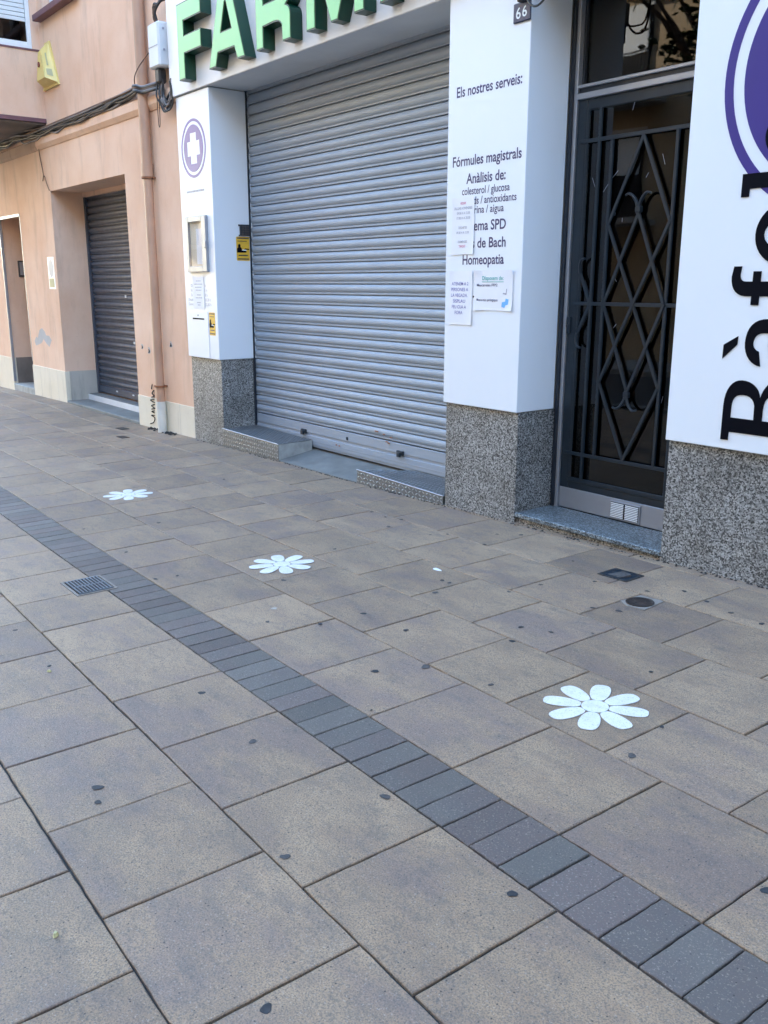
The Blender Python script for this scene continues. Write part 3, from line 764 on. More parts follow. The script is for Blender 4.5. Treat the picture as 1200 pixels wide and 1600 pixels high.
# cream plinths
b = MB(); b.box(-11.006, -9.40, YO - .010, 5.09, -.4, .272, bev=.003)
for x in (-10.20, -9.80): b.box(x - .002, x + .002, YO - .011, YO - .009, -.3, .270, 1)
b.build('plinth', [M['cream'], M['cream_dirty']], ob)
b = MB(); b.box(-15.235, -13.695, YO - .010, YO + .06, -.4, .36, 0, .003); b.box(-15.22, -13.694, YO + .06, 5.085, -.4, .36, 1)
for x in (-14.85, -14.4, -14.05): b.box(x - .002, x + .002, YO - .011, YO - .009, -.3, .358, 1)
b.build('plinth', [M['cream'], M['cream_dirty']], ob)
b = MB(); b.box(-40, -16.345, YO - .010, YO + .06, -.6, .40, 0, .003); b.box(-16.36, -16.344, YO + .06, 6.1, -.6, .40, 1)
b.build('plinth', [M['cream'], M['mouldy']], ob)
# string course
b = MB(); b.add([], [])
b.profile_x([(YO, 3.50), (YO - .012, 3.503), (YO - .045, 3.555), (YO - .045, 3.64), (YO - .03, 3.66), (YO, 3.665)], -14.04, -9.42, smooth=False)
b.build('string_course', M['orange'], ob)
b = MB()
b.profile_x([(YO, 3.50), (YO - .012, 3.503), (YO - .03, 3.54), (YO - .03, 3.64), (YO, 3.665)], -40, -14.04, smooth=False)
b.build('string_course', M['orange_stain_shade'], ob)
# shutter in the recess
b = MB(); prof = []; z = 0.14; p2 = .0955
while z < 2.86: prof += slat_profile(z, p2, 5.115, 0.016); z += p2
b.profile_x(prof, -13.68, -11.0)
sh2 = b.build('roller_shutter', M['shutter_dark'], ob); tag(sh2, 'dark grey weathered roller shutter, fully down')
try: sh2.data.set_sharp_from_angle(angle=rad(38))
except Exception: pass
b = MB(); b.box(-13.66, -11.0, 5.095, 5.115, .03, .14, bev=.004)
for x in (-13.0, -12.4): b.box(x, x + .06, 5.088, 5.096, .085, .105, 1)
b.build('bottom_rail', [M['shutter_dark'], M['boxgrey']], sh2)
b = MB()
R = random.Random(9)
for (x, z) in ((-12.2, 1.55), (-12.25, .82), (-12.45, 1.45)): 
    b = MB(); b.box(x, x + .05, 5.094, 5.098, z, z + .035); b.build('paint_fleck', M['boxgrey'], sh2)
b = MB(); b.box(-13.70, -13.655, 5.07, 5.10, .03, 2.86); b.build('guide_rail', M['shutter_dark'], sh2)
# concrete apron
b = MB()
b.box(-13.705, -11.0, YO - .01, 4.93, -.4, -.075, 0, .01); b.box(-13.705, -11.0, 4.93, 5.115, -.4, .010, 0, .006)
b.build('threshold', M['apron'], ob)
b = MB(); b.box(-13.70, -11.0, 4.922, 4.929, -.075, .006); b.build('threshold_edge', M['boxgrey'], ob)
# doorway on the left
b = MB()
b.box(-16.352, -16.325, YO - .012, YO + .03, .0, 2.66); b.box(-16.352, -15.21, YO - .012, YO + .03, 2.66, 2.70)
b.box(-15.235, -15.213, YO - .004, YO + .03, .42, 2.66)
b.build('door_frame', M['alu'], ob)
b = MB(); b.box(-16.34, -15.24, 5.55, 5.60, -.03, 2.69, bev=.005)
dd = b.build('street_door', M['darkframe'], ob)
b = MB(); b.tube(smooth_path([(-15.58, 4.92, 1.16), (-15.50, 4.80, 1.165), (-15.42, 4.80, 1.18), (-15.38, 4.84, 1.185)]), .013, 8); b.tube([(-15.58, 5.55, 1.16), (-15.58, 4.92, 1.16)], .012, 8)
b.build('door_handle', M['alu'], dd)
b = MB(); b.box(-16.345, -15.225, YO - .012, 5.56, -.5, -.035, 0, .006); b.build('door_step', M['concrete'], ob)
# damaged render, drill holes and scrawl on the plinth
pt = [(-15.03, .75), (-14.93, .82), (-14.86, .80), (-14.74, .93), (-14.62, .965), (-14.50, .92), (-14.44, .86), (-14.30, .86), (-14.20, .80), (-14.33, .69), (-14.46, .74), (-14.58, .80), (-14.70, .73), (-14.86, .70), (-14.98, .68)]
shape('bare_patch', [pt], YO - .0015, .003, M['patch'], ob)
for (x, z, r) in ((-10.80, .885, .045), (-10.60, .848, .055), (-9.97, .955, .05)):
    pts = [(x + r * (0.6 + .4 * math.sin(3 * a + x)) * math.cos(a), z + r * 1.35 * (.75 + .25 * math.cos(2 * a)) * math.sin(a)) for a in [i * math.pi / 7 for i in range(14)]]
    h_ = shape('chipped_hole', [pts], YO - .0012, .003, M['patch'], ob)
    shape('dark_core', [[(x + .55 * (a - x), z + .6 * (c - z) - r * .15) for a, c in pts]], YO - .0025, .0015, M['dark'], h_)
for pts in ([(-10.66, -.06), (-10.56, -.03), (-10.52, .03), (-10.62, .05), (-10.52, .06)], [(-10.52, .09), (-10.60, .10), (-10.52, .115)], [(-10.60, .13), (-10.50, .15), (-10.60, .17), (-10.5, .20)],
            [(-10.5, .22), (-10.62, .24), (-10.5, .26)], [(-10.58, .28), (-10.50, .30), (-10.56, .33), (-10.50, .37)], [(-10.57, .38), (-10.54, .44)]):
    P = smooth_path([(x, YO - .0125, z) for x, z in pts], 5)
    b = MB(); b.tube([(p.x, YO - .0125, p.z) for p in P], .0065, 5); b.build('graffiti_stroke', M['black'], ob)
# bay on the left
BX = -13.61
b = MB()
b.box(-17.4, BX, 3.35, YO, 3.87, 4.73)
b.box(-17.4, BX - .02, 4.50, YO, 4.73, 9.0); b.box(-17.4, BX - .02, 3.35, 3.62, 4.73, 9.0); b.box(-17.4, BX - .02, 3.62, 4.50, 6.15, 9.0)
b.box(-17.4, -17.2, 3.62, 4.50, 4.73, 6.15)
b.box(-17.2, -15.2, 3.35, 3.62, 4.73, 6.15)
bay = b.build('bay', M['orange'], ob)
b = MB(); b.box(-17.41, BX + .008, 3.34, YO - .002, 3.815, 3.868, 0); b.build('bay_edge', M['burgundy'], bay)
b = MB(); b.box(-17.38, BX - .03, 3.37, YO - .003, 3.79, 3.814, 0); b.build('bay_soffit', M['mouldy'], bay)
b = MB(); b.box(BX - .05, BX + .012, 3.56, YO - .001, 4.722, 4.745); b.build('bay_ledge', M['burgundy'], bay)
# window in the bay's side
wx = BX - .035
b = MB()
b.box(wx - .05, wx, 3.62, 4.50, 4.745, 4.80, bev=.004); b.box(wx - .05, wx, 4.445, 4.50, 4.80, 6.15, bev=.004); b.box(wx - .05, wx, 3.62, 3.675, 4.80, 6.15, bev=.004)
b.box(wx - .05, wx, 3.675, 4.445, 6.10, 6.15); b.box(wx - .045, wx - .012, 3.675, 4.445, 4.80, 4.835, bev=.003)
win = b.build('window', M['framewhite'], ob)
tag(win, 'white framed window in the side of the bay, blind half down')
b = MB(); b.box(wx - .036, wx - .030, 3.675, 4.445, 4.835, 5.2); b.build('pane', M['glass'], win)
b = MB()
for i in range(19):
    z = 5.085 + i * .055; b.box(wx - .027, wx - .015, 3.68, 4.44, z, z + .050, bev=.005)
b.build('blind', M['blind'], win)
b = MB(); b.box(BX - 1.5, BX - .3, 3.68, 4.44, 4.75, 6.12); b.build('room', M['dark'], win)
# window on the front
b = MB(); b.box(-13.40, -12.17, 4.70, 4.76, 5.15, 5.20); b.box(-13.40, -13.33, 4.70, 4.76, 5.20, 6.4); b.box(-12.24, -12.17, 4.70, 4.76, 5.20, 6.4)
w2 = b.build('window', M['framewhite'], ob); tag(w2, 'window above a burgundy sill on the upper wall')
b = MB(); b.box(-13.33, -12.24, 4.73, 4.736, 5.20, 6.4); b.build('pane', M['glass'], w2)
b = MB(); b.box(-13.40, -12.1, 5.1, 5.58, 5.1, 6.4); b.build('room', M['dark'], w2)
b = MB(); b.box(-13.52, -12.03, YO - .11, 4.70, 5.07, 5.148, bev=.006); b.build('sill', M['burgundy'], w2)

# ================================================================== ITEMS ON THE ORANGE WALL
dp = thing('drainpipe', (-10.18, 4.53, -.13), 'tall orange painted drainpipe with a white foot, at the orange wall', 'drainpipe')
PX, PY = -10.18, 4.53
b = MB(); b.tube([(PX, PY, .27), (PX, PY, 2.80)], .052, 20, cap=False); b.tube([(PX, PY, 2.80), (PX, PY, 9)], .060, 20, cap=False)
b.tube([(PX, PY, 2.80), (PX, PY, 2.95)], .066, 20); b.build('pipe', M['pipe'], dp)
b = MB(); b.tube([(PX, PY, -.35), (PX, PY, .272)], .056, 20); b.build('pipe_foot', M['pipewhite'], dp)
for z in (2.80, .455):
    b = MB(); b.tube([(PX, PY, z - .010), (PX, PY, z + .010)], .070, 20); b.box(PX + .03, PX + .06, PY, YO, z - .010, z + .010)
    b.build('pipe_clip', M['rust'], dp)
jb = thing('junction_box', (-9.66, 4.5, 3.84), 'pale grey cable box on the wall between drainpipe and fascia', 'junction box')
b = MB(); b.box(-9.805, -9.545, 4.45, 4.585, 3.848, 4.28, bev=.018); b.build('box', M['boxgrey'], jb)
for zz in (4.2, 4.0):
    b = MB(); b.box(-9.545, -9.538, 4.50, 4.52, zz, zz + .02); b.build('screw', M['greyink'], jb)
b = MB(); b.box(-9.78, -9.57, 4.446, 4.452, 4.05, 4.056)
b.build('lid_seam', M['greyink'], jb)
b = MB(); b.box(-9.75, -9.63, 4.48, 4.57, 3.70, 3.85, bev=.02); b.build('cable_gland', M['cable'], jb)
cl = thing('cable_coil', (-9.65, 4.5, 3.4), 'tangle of black and grey cables hanging under the grey cable box', 'cables')
R = random.Random(11)
for i in range(9):
    x = -9.75 + .018 * i + R.uniform(-.02, .02); lo = 3.38 + R.uniform(0, .14)
    e = (-9.44 + R.uniform(-.02, .02), 4.53 + R.uniform(-.02, .02), 3.62 + R.uniform(-.05, .1))
    pts = [(x, 4.52, 3.74), (x + R.uniform(-.02, .03), 4.50 + R.uniform(-.02, .02), 3.60), (x + .05, 4.50, lo + .06), (x + .11, 4.51, lo), (x + .2, 4.52, lo + .07), e]
    b = MB(); b.tube(smooth_path(pts), R.uniform(.007, .012), 6); b.build('cable', M['cablegrey' if i % 3 == 1 else 'cable'], cl)
b = MB(); b.tube(smooth_path([(-9.80, 4.52, 3.66), (-9.80, 4.52, 3.45), (-9.79, 4.52, 3.30), (-9.76, 4.52, 3.31), (-9.75, 4.52, 3.5), (-9.74, 4.52, 3.68)]), .005, 6); b.build('cable', M['cablebrown'], cl)
for i in range(6):
    o_ = R.uniform(-.03, .03)
    b = MB(); b.tube(smooth_path([(-9.70 + o_, 4.53, 4.27), (-9.71 + o_, 4.50, 4.36 + .02 * i), (-9.62 + o_, 4.52, 4.47), (-9.5 + o_, 4.57, 4.50 + .03 * i), (-9.46, 4.59, 4.56)]), .013, 6); b.build('cable', M['cable' if i % 2 else 'cablebrown'], cl)
cb = thing('cable_bundle', (-12, 4.55, 3.7), 'bundle of dusty grey and black cables clipped along the ledge of the orange wall', 'cables')
for i in range(12):
    zc = 3.675 + .012 * (i % 6) + .008 * (i // 6); yc = 4.565 - .016 * (i % 3)
    wav = .028 if i in (1, 4, 8) else .007
    x = -17.5; pts = []
    while x < -10.35:
        pts.append((x, yc + R.uniform(-.006, .006), zc + R.uniform(-wav, wav) - (.035 if wav > .02 else 0) + (.05 if x < -14.5 else 0) + .025 * ss(-12, -10.5, x))); x += R.uniform(.22, .4) if wav > .02 else R.uniform(.5, .9)
    pts += [(-10.30, 4.50, zc + .035), (-10.255, 4.452, zc + .03), (-10.175, 4.452, zc + .02), (-10.10, 4.49, zc), (-9.85, 4.50, zc - .01), (-9.76, 4.52, zc - .005)] if i < 6 else [(-10.30, 4.50, zc + .02)]
    b = MB(); b.tube(smooth_path(pts, 4), .012 if i % 4 else .017, 6); b.build('cable', M[('cable', 'cablegrey', 'cable', 'cablebrown')[i % 4]], cb)
b = MB(); b.tube(smooth_path([(-9.80, 4.46, 4.02), (-10.05, 4.45, 3.93), (-10.20, 4.455, 3.85), (-10.29, 4.49, 3.78), (-10.31, 4.52, 3.70)]), .006, 6); b.build('cable', M['cablebrown'], cb)
wr = MB(); wr.tube(smooth_path([(-13.98, 4.575, 3.66), (-13.98, 4.588, 3.41), (-13.90, 4.588, 3.17), (-13.95, 4.588, 3.08), (-13.86, 4.588, 3.14), (-13.78, 4.588, 3.02), (-13.70, 4.588, 2.93)]), .006, 6)
wr.base = (-13.9, 4.58, 3.0)
wr = wr.build('hanging_wire', M['cablebrown']); tag(wr, 'thin loose wire dangling down the orange wall above the recessed shutter', 'wire')
# alarm siren
al = thing('alarm_box', (-13.1, 4.6, 4.2), 'pale yellow wedge shaped alarm box high in the corner of the orange wall', 'alarm box')
b = MB()
b.prism([(-13.56, 4.215), (-12.95, 4.215), (-13.20, 4.785), (-13.38, 4.785)], 4.575, 4.598)
b.build('back_plate', M['yellow'], al)
b = MB()
vs = [(-13.53, 4.575, 4.25), (-12.97, 4.575, 4.243), (-13.09, 4.45, 4.306), (-13.415, 4.45, 4.303), (-13.285, 4.45, 4.635), (-13.20, 4.46, 4.665), (-13.37, 4.575, 4.765), (-13.22, 4.575, 4.765)]
b.add(vs, [(0, 1, 2, 3), (3, 2, 5, 4), (2, 1, 7, 5), (0, 3, 4, 6), (4, 5, 7, 6), (0, 6, 7, 1)]); b.build('housing', M['yellow'], al)
b = MB(); b.tube([(-13.29, 4.456, 4.49), (-13.29, 4.444, 4.49)], .034, 14); b.build('lens', M['lens'], al)
b = MB(); 
def on_side(a, c, o=.003):   # point on the right-hand face of the housing
    p = (Vector(vs[2]) * (1 - a) + Vector(vs[1]) * a) * (1 - c) + (Vector(vs[5]) * (1 - a) + Vector(vs[7]) * a) * c
    n_ = (Vector(vs[1]) - Vector(vs[2])).cross(Vector(vs[5]) - Vector(vs[2])).normalized()
    return p + n_ * o
b.add([on_side(.25, .12), on_side(.75, .12), on_side(.75, .32), on_side(.25, .32)], [(0, 1, 2, 3)]); b.build('vent_print', M['olive'], al)
b = MB(); b.add([on_side(.38, .42), on_side(.52, .42), on_side(.52, .80), on_side(.38, .80)], [(0, 1, 2, 3)]); b.build('faded_print', M['olive'], al)
# small plaque on the pier
pq = thing('plaque', (-13.94, 4.6, 1.56), 'small white sticker with grey circle and yellow square on the orange pier', 'sticker')
b = MB(); b.box(-14.075, -13.80, YO - .004, YO - .0005, 1.56, 2.02); b.build('card', M['framewhite'], pq)
shape('circle_print', [circ(-13.935, 1.86, .10, 32, .128)], YO - .006, .0015, M['greyink'], pq)
b = MB(); b.box(-14.045, -13.84, YO - .006, YO - .0045, 1.585, 1.715); b.build('square_print', M['olive'], pq)
ic = thing('intercom', (-16.32, 4.9, 1.74), 'small grey intercom panel inside the left doorway', 'intercom')
b = MB(); b.box(-16.348, -16.315, 4.835, 4.962, 1.745, 2.015, bev=.005); b.build('panel', M['keypad'], ic)
b = MB(); b.box(-16.314, -16.311, 4.855, 4.945, 1.78, 1.99); b.build('button_plate', M['alu'], ic)

# ================================================================== ITEMS ON THE PHARMACY PILLARS
dc = thing('display_case', (-9.03, 4.53, 1.76), 'aluminium framed glass notice case on the white emblem pillar', 'display case')
b = MB()
cx0, cx1, cz0, cz1 = -9.256, -8.806, 1.762, 2.325
b.box(cx0, cx0 + .055, 4.512, 4.5445, cz0, cz1, bev=.004); b.box(cx1 - .092, cx1, 4.512, 4.5445, cz0, cz1, bev=.004)
b.box(cx0 + .055, cx1 - .092, 4.512, 4.5445, cz1 - .055, cz1, bev=.004); b.box(cx0 + .055, cx1 - .092, 4.512, 4.5445, cz0, cz0 + .058, bev=.004)
b.build('frame', M['alu'], dc)
b = MB(); b.box(cx0 + .055, cx1 - .092, 4.5165, 4.5185, cz0 + .058, cz1 - .055); b.build('pane', M['glass_clear'], dc)
b = MB(); b.box(cx0 + .05, cx1 - .09, 4.538, 4.5435, cz0 + .05, cz1 - .05); b.build('backing', M['cream'], dc)
b = MB(); b.box(-9.06, -8.905, 4.534, 4.537, 1.84, 2.20); b.build('sheet', M['paper'], dc)
b = MB(); b.box(-8.83, -8.785, 4.498, 4.514, 2.00, 2.075, bev=.008); b.build('latch', M['alu'], dc)
def paper(name, x0, x1, z0, z1, y, label, curl=.006, cat='notice', m='paper'):
    t_ = thing(name, ((x0 + x1) / 2, y, z0), label, cat)
    n = 8; vs = []; fs = []
    for j in range(n + 1):
        for i in range(n + 1):
            a, c = i / n, j / n
            d = curl * (max(0, abs(a - .5) - .3) * 5) * (max(0, abs(c - .5) - .3) * 5) + .0009 * math.sin(7 * a + 5 * c)
            vs.append((x0 + (x1 - x0) * a, y - .0015 - d, z0 + (z1 - z0) * c))
    for j in range(n):
        for i in range(n): fs.append((j * (n + 1) + i, j * (n + 1) + i + 1, (j + 1) * (n + 1) + i + 1, (j + 1) * (n + 1) + i))
    nb = len(vs); vs += [(x, y_ + .0006, z) for x, y_, z in vs]
    fs += [tuple(nb + q for q in f[::-1]) for f in fs[:n * n]]
    b = MB(); b.add(vs, fs, 0, True); b.build('sheet', M[m], t_); return t_
n0 = paper('paper_notice', -9.205, -8.950, 1.385, 1.715, YP - .002, 'small narrow printed paper strip under the glass notice case', .003)
dashes('print', [(-9.13, -9.02, 1.665), (-9.165, -8.985, 1.632), (-9.155, -9.0, 1.60), (-9.14, -9.01, 1.57), (-9.12, -9.03, 1.52), (-9.15, -9.0, 1.49), (-9.12, -9.03, 1.44), (-9.11, -9.05, 1.415)], YP - .0042, M['greyink'], n0, .008)
n1 = paper('paper_notice', -5.045, -4.818, 1.845, 2.230, YP - .003, 'tall white opening hours sheet with red lines, covering the start of the lettering', .006)
for s_, x0, x1, z, h, mm in (('HORARI', -4.960, -4.905, 2.183, .018, 'redink'), ('DILLUNS A DIVENDRES', -5.022, -4.838, 2.150, .018, 'greyink'), ('09.00 H A 13.30', -4.995, -4.862, 2.118, .017, 'greyink'), ('17.00 H A 20.30', -4.997, -4.858, 2.085, .017, 'greyink'),
                          ('DISSABTES', -4.975, -4.890, 2.020, .017, 'greyink'), ('09.30 H A 13.30', -4.997, -4.868, 1.987, .016, 'greyink'), ('DIUMENGES', -4.980, -4.885, 1.925, .016, 'greyink'), ('TANCAT', -4.970, -4.900, 1.893, .017, 'redink')):
    text('print', s_, x0, x1, z, h, YP - .0063, M[mm], n1, bold=.01)
n2 = paper('paper_notice', -5.062, -4.822, 1.355, 1.730, YP - .003, 'white sheet in blue capitals asking people to queue outside', .005)
for i, (s_, x0, x1) in enumerate((('ATENEM A 2', -5.035, -4.860), ('PERSONES A', -5.040, -4.862), ('LA VEGADA.', -5.040, -4.866), ('SISPLAU', -5.020, -4.890), ('FEU CUA A', -5.030, -4.880), ('FORA', -4.998, -4.916))):
    text('print', s_, x0, x1, 1.632 - i * .0405, .024, YP - .0063, M['blueink'], n2, bold=.004)
n3 = paper('paper_notice', -4.800, -4.424, 1.462, 1.735, YP - .003, 'wide white sheet headed in green letters with a small blue drawing', .010)
text('print', 'Disposem de:', -4.720, -4.512, 1.668, .028, YP - .0063, M['tealink'], n3, bold=.012)
b = MB(); b.box(-4.722, -4.510, YP - .0066, YP - .0060, 1.654, 1.658); b.build('underline', M['tealink'], n3)
text('print', 'Mascaretes FFP2', -4.772, -4.568, 1.626, .018, YP - .0063, M['navy'], n3, bold=.008)
text('print', 'Mascaretes quirúrgiques', -4.772, -4.562, 1.526, .018, YP - .0063, M['navy'], n3, bold=.008)
shape('blue_drawing', [[(-4.525, 1.49), (-4.495, 1.482), (-4.485, 1.50), (-4.462, 1.505), (-4.458, 1.54), (-4.485, 1.545), (-4.49, 1.525), (-4.52, 1.52)]], YP - .0066, .001, M['cyanink'], n3)
shape('grey_drawing', [[(-4.515, 1.575), (-4.48, 1.57), (-4.475, 1.61), (-4.482, 1.61), (-4.486, 1.58), (-4.512, 1.583)]], YP - .0066, .001, M['greyink'], n3)
b = MB(); b.box(-4.815, -4.803, YP - .003, YP - .0005, 1.548, 1.560); b.base = (-4.81, YP, 1.55)
tag(b.build('screw_head', M['black']), 'tiny black screw head between the two lower paper sheets', 'screw')
# yellow stickers
def sticker(label, front=True):
    if front: u0, u1, z0, z1 = -8.868, -8.735, 1.108, 1.347
    else: u0, u1, z0, z1 = 4.795, 4.951, 1.875, 2.117
    t_ = thing('warning_sticker', ((-8.80, YP, z0) if front else (-8.672, 4.87, z0)), label, 'sticker', 'yellow alarm stickers')
    y = YP - .0065 if front else None
    def S_(name, polys, m, lev):
        P = [[(u0 + (u1 - u0) * a, z0 + (z1 - z0) * c) for a, c in p] for p in polys]
        if front: shape(name, P, YP - .0015 - .0012 * lev, .0014, M[m], t_)
        else: shape(name, P, 0, .0014, M[m], t_, side=-8.6735 + .0012 * lev)
    rr = [(.06, 0), (.94, 0), (1, .03), (1, .97), (.94, 1), (.06, 1), (0, .97), (0, .03)]
    S_('card', [rr], 'stickeryellow', 0)
    S_('figure', [[(.04, .34), (.04, .50), (.12, .55), (.13, .66), (.22, .71), (.31, .66), (.31, .57), (.38, .53), (.45, .44), (.75, .42), (.75, .34)]], 'black', 1)
    S_('desk', [[(.40, .43), (.75, .42), (.75, .46), (.42, .47)]], 'paper', 2)
    S_('monitor', [[(.58, .47), (.97, .46), (.97, .50), (.66, .52)]], 'black', 1)
    S_('band', [[(.05, .91), (.95, .91), (.95, .96), (.05, .96)], [(.15, .20), (.85, .20), (.85, .25), (.15, .25)], [(.08, .05), (.92, .05), (.92, .10), (.08, .10)], [(.1, .80), (.8, .80), (.8, .825), (.1, .825)]], 'keypad', 1)
sticker('yellow alarm sticker with black figure on the emblem pillar front, by the mail flap', True)
sticker('yellow alarm sticker with black figure on the emblem pillar side, under the keypad', False)
kp = thing('keypad', (-8.67, 4.89, 2.12), 'small dark bronze keypad on the side of the emblem pillar above a sticker', 'keypad')
b = MB(); b.box(-8.676, -8.650, 4.838, 4.955, 2.125, 2.238, bev=.005); b.box(-8.676, -8.664, 4.825, 4.838, 2.22, 2.238); b.box(-8.676, -8.664, 4.828, 4.838, 2.122, 2.134)
b.build('housing', M['darkframe'], kp)
b = MB()
for i in range(4):
    for j in range(3): b.box(-8.651, -8.647, 4.852 + j * .032, 4.876 + j * .032, 2.134 + i * .024, 2.152 + i * .024, bev=.002)
b.build('keys', M['keypad'], kp)
# house number
np_ = thing('number_plate', (-4.42, 4.54, 3.245), 'small navy enamel house number plate 66 at the top of the services pillar', 'number plate')
b = MB(); b.box(-4.499, -4.346, 4.532, 4.5445, 3.245, 3.360, bev=.006); b.build('plate', M['plate'], np_)
text('numeral', '6', -4.470, -4.430, 3.268, .066, 4.531, M['enamelwhite'], np_, bold=.012)
text('numeral', '6', -4.416, -4.377, 3.272, .064, 4.531, M['enamelwhite'], np_, bold=.012)
pc = thing('cable_loop', (-4.39, 4.54, 3.37), 'black cable loop and bracket hanging above the house number plate', 'cable')
b = MB(); b.box(-4.44, -4.352, 4.50, 4.545, 3.355, 3.50, bev=.006); b.build('bracket', M['cable'], pc)
b = MB(); b.tube(smooth_path([(-4.37, 4.51, 3.40), (-4.335, 4.50, 3.335), (-4.285, 4.50, 3.300), (-4.225, 4.50, 3.310), (-4.17, 4.53, 3.39), (-4.14, 4.56, 3.53)]), .007, 8); b.build('cable', M['cable'], pc)
b = MB(); b.tube(smooth_path([(-4.36, 4.51, 3.36), (-4.29, 4.50, 3.348), (-4.21, 4.51, 3.37), (-4.15, 4.54, 3.53)]), .006, 8); b.build('cable', M['cable'], pc)

# ================================================================== METAL STEPS
def lozenges(b, P, nu, nv, nrm, mi=1):
    # raised bars in a chequered pattern on the quad P = (a, b, c, d)
    a, bb, c, d = [Vector(p) for p in P]; nrm = Vector(nrm).normalized()
    for i in range(nu):
        for j in range(nv):
            u, v = (i + .5) / nu, (j + .5) / nv
            f = lambda u, v: a * (1 - u) * (1 - v) + bb * u * (1 - v) + c * u * v + d * (1 - u) * v
            ctr = f(u, v); du = (f(u + .42 / nu, v) - ctr); dv = (f(u, v + .42 / nv) - ctr)
            if (i + j) % 2: t, s_ = du + dv, (du - dv) * .34
            else: t, s_ = du - dv, (du + dv) * .34
            h = nrm * .0045
            b.add([ctr - t, ctr - s_, ctr + t, ctr + s_, ctr + h], [(0, 1, 4), (1, 2, 4), (2, 3, 4), (3, 0, 4), (4, 1, 0), (4, 2, 1), (4, 3, 2), (4, 0, 3)], mi)
s1 = thing('metal_step', (-8.15, 4.77, -.05), 'larger boxy tread plate step with a pale concrete end, left end of the shutter', 'step', 'tread plate steps at the shutter')
b = MB(); z1 = .125
xa, xb = -8.715, -7.56
b.add([(xa, 4.562, -.10), (xb, 4.562, -.09), (xb, 4.562, .108), (xa, 4.562, z1), (xa, 4.962, z1 + .008), (xb, 4.962, .116)], [(0, 1, 2, 3), (3, 2, 5, 4)])
lozenges(b, [(xa, 4.562, z1), (xb, 4.562, .108), (xb, 4.962, .116), (xa, 4.962, z1 + .008)], 26, 9, (0, 0, 1))
lozenges(b, [(xa, 4.562, -.06), (xb, 4.562, -.05), (xb, 4.562, .100), (xa, 4.562, .116)], 26, 4, (0, -1, 0))
b.build('tread_plate', [M['tread'], M['treadbar']], s1)
b = MB(); b.tube([(xa, 4.5625, z1), (xb, 4.5625, .108)], .006, 8); b.build('nosing', M['alu'], s1)
b = MB(); b.add([(xa + .002, 4.568, -.2), (xb - .003, 4.568, -.2), (xb - .003, 4.568, .103), (xa + .002, 4.568, .119), (xa + .002, 4.962, -.2), (xb - .003, 4.962, -.2), (xb - .003, 4.962, .111), (xa + .002, 4.962, .126)],
    [(1, 5, 6, 2), (0, 1, 2, 3), (3, 2, 6, 7), (0, 3, 7, 4)]); b.build('concrete_core', M['concrete'], s1)
s2 = thing('metal_step', (-5.7, 4.77, -.05), 'low tread plate step with open slanted end, at the shutter beside the services pillar', 'step', 'tread plate steps at the shutter')
b = MB()
p0, p1, p2, p3 = (-6.25, 4.562, .068), (-5.112, 4.562, .040), (-5.112, 4.962, .052), (-5.93, 4.962, .060)
b.add([(-6.25, 4.562, -.10), (-5.112, 4.562, -.10), p1, p0, p2, p3], [(0, 1, 2, 3), (3, 2, 4, 5)])
lozenges(b, [p0, p1, p2, p3], 25, 9, (0, 0, 1)); lozenges(b, [(-6.25, 4.562, -.05), (-5.112, 4.562, -.05), (-5.112, 4.562, .033), (-6.25, 4.562, .060)], 26, 3, (0, -1, 0))
b.build('tread_plate', [M['tread'], M['treadbar']], s2)
b = MB(); b.tube([(-6.25, 4.5625, .068), (-5.112, 4.5625, .040)], .006, 8); b.build('nosing', M['alu'], s2)

# ================================================================== ON THE PAVEMENT
def gpt(x, y, dz): return (x, y, GZ(x, y) + dz)
# painted flowers
def flower(cx, cy, r, a0, label):
    t_ = thing('painted_flower', gpt(cx, cy, 0), label, 'painted flower', 'white flowers stencilled on the pavement')
    lift = .0045
    def flat(poly, name):
        z = [GZ(x, y) + lift for x, y in poly]
        b = MB(); n = len(poly)
        b.add([(x, y, zz) for (x, y), zz in zip(poly, z)] + [(x, y, zz - .0025) for (x, y), zz in zip(poly, z)],
              [tuple(range(n))] + [(i, n + i, n + (i + 1) % n, (i + 1) % n) for i in range(n)])
        b.build(name, M['paint'], t_)
    for k in range(8):
        a = a0 + k * math.pi / 4
        pts = []
        for i in range(22):
            q = 2 * math.pi * i / 22
            l = .632 * r + .368 * r * math.cos(q); w_ = .196 * r * math.copysign(abs(math.sin(q)) ** .66, math.sin(q)) * (1 + .13 * math.cos(q))
            pts.append((cx + l * math.cos(a) - w_ * math.sin(a), cy + l * math.sin(a) + w_ * math.cos(a)))
        flat(pts, 'petal')
    flat([(cx + .262 * r * math.cos(q), cy + .262 * r * math.sin(q)) for q in [2 * math.pi * i / 28 for i in range(28)]], 'flower_centre')
flower(-2.093, 2.700, .208, rad(30.5), 'nearest and largest looking white painted flower, on the slabs in front of the barred door')
flower(-4.603, 2.780, .203, rad(24), 'middle white painted flower, between the dark paver strip and the shutter')
flower(-7.163, 2.845, .203, rad(24), 'farthest white painted flower, out towards the orange building')
